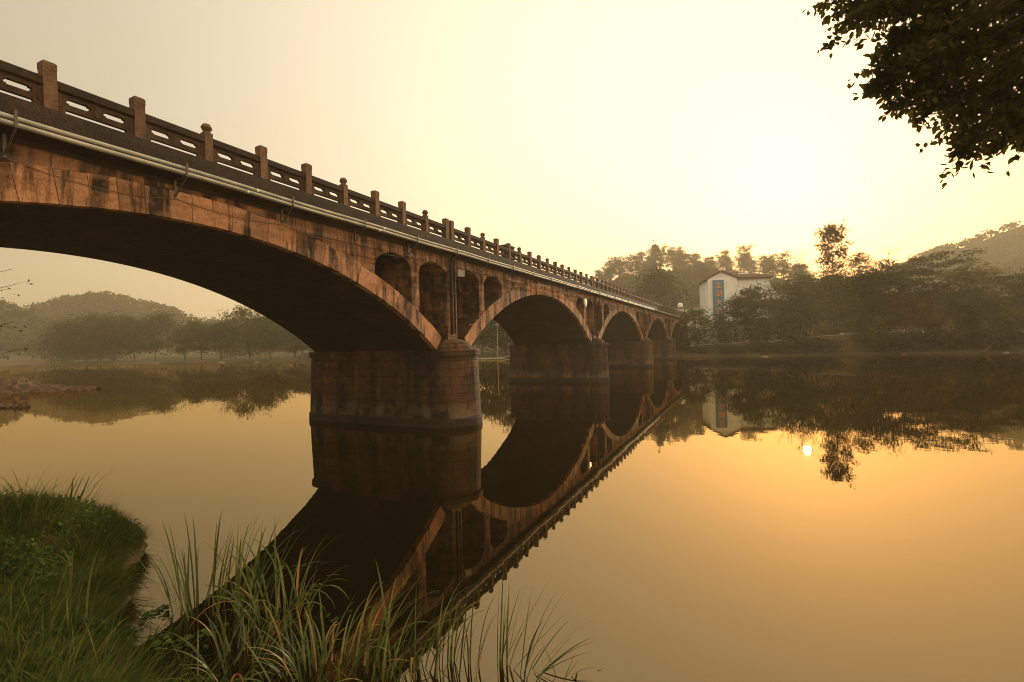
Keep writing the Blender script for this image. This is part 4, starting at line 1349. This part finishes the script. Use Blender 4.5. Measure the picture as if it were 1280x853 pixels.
# ------------------------------------------------------------------ near bank plants
def blades(roots, az, length, lean, curve, width, seg, rnd, fold=0.25):
    """arching strap leaves: roots (n,3); lean from vertical at the root, curve adds bend to the tip"""
    n = len(roots)
    pos = np.array(roots, float)
    ang = np.array(lean, float)
    h = np.stack([np.cos(az), np.sin(az), np.zeros(n)], -1)
    side = np.stack([-np.sin(az), np.cos(az), np.zeros(n)], -1)
    V = np.empty((n, seg + 1, 2, 3))
    for i in range(seg + 1):
        u = i / seg
        wd = width * np.minimum(1, 0.55 + 1.2 * u) * (1 - u ** 3.0) ** 0.8 * 0.5 + 0.0006
        tw = side * math.cos(0.7 * u) + h * math.sin(0.7 * u) * 0.6
        V[:, i, 0] = pos - tw * wd[:, None]
        V[:, i, 1] = pos + tw * wd[:, None]
        dirv = h * np.sin(ang)[:, None] + np.array([0, 0, 1.0]) * np.cos(ang)[:, None]
        pos = pos + dirv * (length / seg)[:, None]
        ang = ang + curve / seg * (0.3 + 1.6 * u)
    k = (seg + 1) * 2
    base = np.arange(n)[:, None] * k
    fs = [base + np.array([[2 * i, 2 * i + 1, 2 * i + 3, 2 * i + 2]]) for i in range(seg)]
    return V.reshape(-1, 3), np.concatenate(fs, 0), np.repeat(rnd, k)

# grass on the bank
N = 60000
X = rng.uniform(-16.5, -1.0, N * 2); Y = rng.uniform(0.5, 6.6, N * 2)
Z = near_h(X, Y)
dens = 0.35 + 0.65 * (np.sin(X * 2.3 + 1.7 * np.sin(Y * 1.9)) * np.cos(Y * 2.7 + X * 0.8) > -0.35)
soil = gs(X, Y, -7.6, 3.2, 0.55, 0.35, 1.0) > 0.35
ok = (Z > 0.05) & (rng.random(N * 2) < np.maximum(dens, Z < 0.8)) & (~soil | (rng.random(N * 2) < 0.15))
X, Y, Z = X[ok][:N], Y[ok][:N], Z[ok][:N]
n = len(X)
tall_ = 0.5 + 0.5 * np.sin(X * 1.7) * np.cos(Y * 2.1 + X)
ln = (0.14 + 0.22 * rng.random(n) + 0.35 * (rng.random(n) < 0.05)) * (0.7 + 0.85 * tall_)
# near the water the blades hang outwards and down
hang = np.clip(1 - Z / 0.75, 0, 1)
azw = np.where(X < -9, 0.45, 1.3) + rng.normal(0, 0.5, n)
az = np.where(rng.random(n) < 0.35 + 0.5 * hang, azw, rng.random(n) * 6.28)
v, f, r = blades(np.stack([X, Y, Z - 0.02], -1), az, ln * (1 + 0.5 * hang), 0.25 + 0.5 * rng.random(n) + 0.4 * hang, 0.5 + 1.0 * rng.random(n), 0.006 + 0.005 * rng.random(n), 4, np.clip(rng.normal(0.42, 0.22, n), 0, 1))
# overhanging fringe where the bank drops to the water
X = rng.uniform(-15.8, -3.5, 90000); Y = rng.uniform(1.5, 6.6, 90000)
Z = near_h(X, Y)
ok = (Z > 0.0) & (Z < 0.62) & ~((X > -8.2) & (X < -6.8) & (rng.random(90000) < 0.8))
X, Y, Z = X[ok][:16000], Y[ok][:16000], Z[ok][:16000]
n = len(X)
az = np.where(X < -9.2, 0.5, 1.35) + rng.normal(0, 0.55, n)
v2, f2, r2 = blades(np.stack([X, Y, Z - 0.02], -1), az, 0.20 + 0.26 * rng.random(n), 0.35 + 0.6 * rng.random(n), 0.7 + 1.0 * rng.random(n), 0.007 + 0.006 * rng.random(n), 4, np.clip(rng.normal(0.42, 0.24, n), 0, 1))
v2[:, 2] = np.maximum(v2[:, 2], 0.004)
straw = rng.random(len(r) // 10) < 0.05
r = np.where(np.repeat(straw, 10), 1.0, r)
f2 = f2 + len(v); v = np.concatenate([v, v2]); f = np.concatenate([f, f2]); r = np.concatenate([r, r2])
tag(mesh_obj('grass', v, f, r, M['grass']), kind='stuff')
# small-leaved weeds among the grass
N = 2600
X = rng.uniform(-15.5, -3.0, N); Y = rng.uniform(1.2, 6.2, N); Z = near_h(X, Y)
ok = (Z > 0.12) & (np.sin(X * 1.3 + 2) * np.cos(Y * 1.9 + 0.6 * X) > -0.05)
X, Y, Z = X[ok], Y[ok], Z[ok]
v, f, r = leaf_cards(np.stack([X, Y, Z + 0.14], -1), 12, 0.075, 0.07, 1.0, 0.1, 0.62)
tag(mesh_obj('weeds', v, f, r, M['weed']), kind='stuff')

GRE = 'reed clumps in the shallow water'
def clump(label, x, y, n, L, spread, lean, curve, width, dry=0.15, azb=None, z=0.0, group=GRE, azs=0.9):
    root = empty('reed_clump', (x, y, z), label, 'reeds', group)
    rr = np.sqrt(rng.random(n)) * spread; ph = rng.random(n) * 6.28
    roots = np.stack([rr * np.cos(ph), rr * np.sin(ph), np.full(n, -0.12)], -1)
    az = ph + rng.normal(0, 0.6, n) if azb is None else azb + rng.normal(0, azs, n)
    ln = L * (0.55 + 0.5 * rng.random(n))
    rnd = np.clip(rng.normal(0.38, 0.18, n), 0, 0.74)
    isd = rng.random(n) < dry * 0.6
    if isd.sum() < 4: isd[:] = False
    rnd[isd] = 0.76 + 0.24 * rng.random(isd.sum())
    le = np.abs(rng.normal(lean, lean * 0.5, n)); cu = np.abs(rng.normal(curve, curve * 0.55, n)) + isd * 0.5
    wd = width * 1.35 * (0.7 + 0.6 * rng.random(n))
    for nm, mk in (('green_blades', ~isd), ('dry_blades', isd)):
        if mk.sum() == 0: continue
        v, f, r = blades(roots[mk], az[mk], ln[mk], le[mk], cu[mk], wd[mk], 10, rnd[mk])
        v[:, 2] = np.maximum(v[:, 2], -0.3)
        mesh_obj(nm, v, f, r, M['reed'], root, loc=(0, 0, 0))
    return root
def onw(x_, y_, z=0.0):
    d_ = px(x_, y_, 1.0) - np.array([0, 0, CAMZ])
    t_ = (z - CAMZ) / d_[2]
    return (d_ * t_)[0], (d_ * t_)[1]
AZR = YAW + 0.0            # azimuth that points to the right across the picture
C_ = [
    ('upright reed clump standing alone in the water beside the grassy bank', 250, 762, 46, 1.75, 0.38, 0.16, 0.30, 0.020, 0.10, None),
    ('reed clump leaning right with a long broad blade behind the upright clump', 310, 765, 34, 1.9, 0.30, 0.22, 0.75, 0.024, 0.16, AZR),
    ('arching reed clump with drooping tips in the dark bridge reflection', 350, 775, 58, 1.55, 0.42, 0.24, 1.35, 0.022, 0.22, None),
    ('low tangled sedge clump at the bottom between grass and reeds', 300, 842, 90, 1.05, 0.55, 0.5, 1.25, 0.016, 0.16, None),
    ('thick grassy reed tuft at the bottom edge with orange dry tips', 395, 850, 95, 1.10, 0.50, 0.35, 1.2, 0.017, 0.22, None),
    ('reed clump with steep green blades and curling dry leaves, bottom centre', 455, 848, 52, 1.5, 0.36, 0.3, 0.9, 0.020, 0.28, AZR),
    ('reed clump crossing the edge of the bridge reflection', 520, 838, 34, 1.35, 0.32, 0.28, 1.0, 0.019, 0.24, AZR),
    ('thin upright reed stems left of the broken brown stalks', 572, 838, 26, 1.2, 0.30, 0.12, 0.55, 0.016, 0.14, AZR),
    ('reeds fanning from one foot with two broken brown stalks', 628, 832, 16, 1.45, 0.10, 0.35, 0.35, 0.017, 0.18, AZR),
    ('outermost reed fan leaning far to the right over open water', 655, 846, 17, 1.35, 0.10, 0.55, 0.45, 0.018, 0.12, AZR),
    ('short sparse shoots at the right end of the reeds', 715, 851, 9, 0.62, 0.16, 0.6, 0.35, 0.014, 0.2, AZR),
]
for lab, x_, y_, n_, L_, sp_, le_, cu_, wd_, dr_, az_ in C_:
    wd_ *= 1.15; n_ = int(n_ * 0.85)
    X, Y = onw(x_, y_)
    clump(lab, X, Y, n_, L_, sp_, le_, cu_, wd_, dr_, az_)
def bank(x, y): return float(near_h(np.array(x), np.array(y)))
for lab, x_, y_, n_, L_, sp_, le_, cu_, wd_, dr_ in [
    ('stiff dark blades sticking out from the top of the grassy bank', 88, 655, 18, 1.35, 0.25, 0.62, 0.12, 0.022, 0.05),
    ('short spiky blades on the crest of the grassy bank at the far left', 62, 640, 18, 0.6, 0.4, 0.3, 0.25, 0.014, 0.1),
    ('tall green blades rising from the middle of the grassy bank', 75, 800, 16, 1.25, 0.3, 0.2, 0.3, 0.026, 0.15),
    ('broad blades with an orange stem at the bottom of the grassy bank', 105, 845, 14, 1.0, 0.35, 0.3, 0.5, 0.028, 0.3),
    ('loose tuft of arching blades high on the grassy bank near the left edge', 22, 690, 22, 0.75, 0.35, 0.5, 0.9, 0.014, 0.2),
    ('tuft of thin pale green blades on the face of the bank, above the brown soil', 125, 735, 22, 0.7, 0.3, 0.55, 0.8, 0.014, 0.25),
    ('dense arching tuft in the lower left corner with dry tips', 15, 835, 26, 0.85, 0.35, 0.5, 1.0, 0.016, 0.35),
    ('tuft of bending blades between the bank and the first reeds at the bottom', 215, 850, 28, 0.75, 0.35, 0.6, 1.0, 0.014, 0.25),
    ('fringe of pointed blades hanging from the bank edge over the water', 150, 765, 18, 0.6, 0.5, 0.9, 0.5, 0.016, 0.12)]:
    X, Y = onw(x_, y_, 0.45)
    clump(lab, X, Y, n_, L_, sp_, le_, cu_, wd_, dr_, AZR + 0.25, max(bank(X, Y), 0.0) + 0.05, 'blade tufts on the grassy bank', 0.6)

# broad leaved dock plants low on the bank
for lab, x_, y_, n_, s_ in [('broad leaved dark green plant at the lower left corner of the bank', 30, 800, 16, 0.24), ('broad leaved plant at the bottom of the bank beside the orange stem', 78, 836, 14, 0.20), ('small broad leaved plant on the bank near the brown soil', 175, 846, 11, 0.15)]:
    X, Y = onw(x_, y_, 0.5)
    rt = empty('dock_plant', (X, Y, bank(X, Y)), lab, 'plant', 'broad leaved plants on the bank')
    lm, sm = MB(), MB()
    for k in range(n_):
        az_ = k * 2.399 + rng.normal(0, 0.3); el_ = 0.4 + 0.9 * rng.random(); L_ = s_ * (0.8 + 0.6 * rng.random())
        d_ = np.array([math.cos(az_) * math.cos(el_), math.sin(az_) * math.cos(el_), math.sin(el_)])
        s_d = np.array([-math.sin(az_), math.cos(az_), 0])
        p0 = d_ * L_ * 0.5
        sm.tube([(0, 0, 0), p0 * 0.6 + [0, 0, 0.02], p0], [0.006, 0.005, 0.004], 4, 0.4, cap=False)
        V = []
        for u, w_ in ((0, 0.02), (0.2, 0.32), (0.5, 0.40), (0.8, 0.24), (1.0, 0.01)):
            c = p0 + d_ * L_ * u + np.array([0, 0, -0.35 * L_ * u * u])
            V += [c - s_d * w_ * L_ * 0.5 + [0, 0, 0.05 * L_], c, c + s_d * w_ * L_ * 0.5 + [0, 0, 0.05 * L_]]
        lm.add(V, [(3 * i + j, 3 * i + j + 1, 3 * i + j + 4, 3 * i + j + 3) for i in range(4) for j in range(2)])
    sm.build('stem', M['weed'], rt, loc=(0, 0, 0)); lm.build('leaf', M['weed'], rt, smooth=True, loc=(0, 0, 0))

# floating leaves
cen = []
for x_, y_, k_ in [(188, 770, 5), (200, 762, 4), (195, 800, 4), (255, 795, 6), (270, 790, 4), (205, 772, 3), (240, 812, 3), (385, 742, 6), (395, 735, 5), (412, 775, 3), (205, 806, 4), (170, 785, 4)]:
    X, Y = onw(x_, y_)
    for q in range(k_ * 2): cen.append((X + rng.normal(0, 0.09), Y + rng.normal(0, 0.07), 0.012 + 0.02 * rng.random()))
b = MB()
for c in cen:
    q = 0.03 + 0.035 * rng.random(); a0 = rng.random() * 6.28
    tz = rng.normal(0, 0.15, 2)
    b.add([(c[0] + q * math.cos(a0 + a) * (1 if k % 2 else 0.85), c[1] + q * 0.8 * math.sin(a0 + a), c[2] + q * (tz[0] * math.cos(a) + tz[1] * math.sin(a))) for k, a in enumerate(np.arange(7) * 0.9)], [tuple(range(7))])
tag(b.build('floating_leaves', M['weed']), kind='stuff')
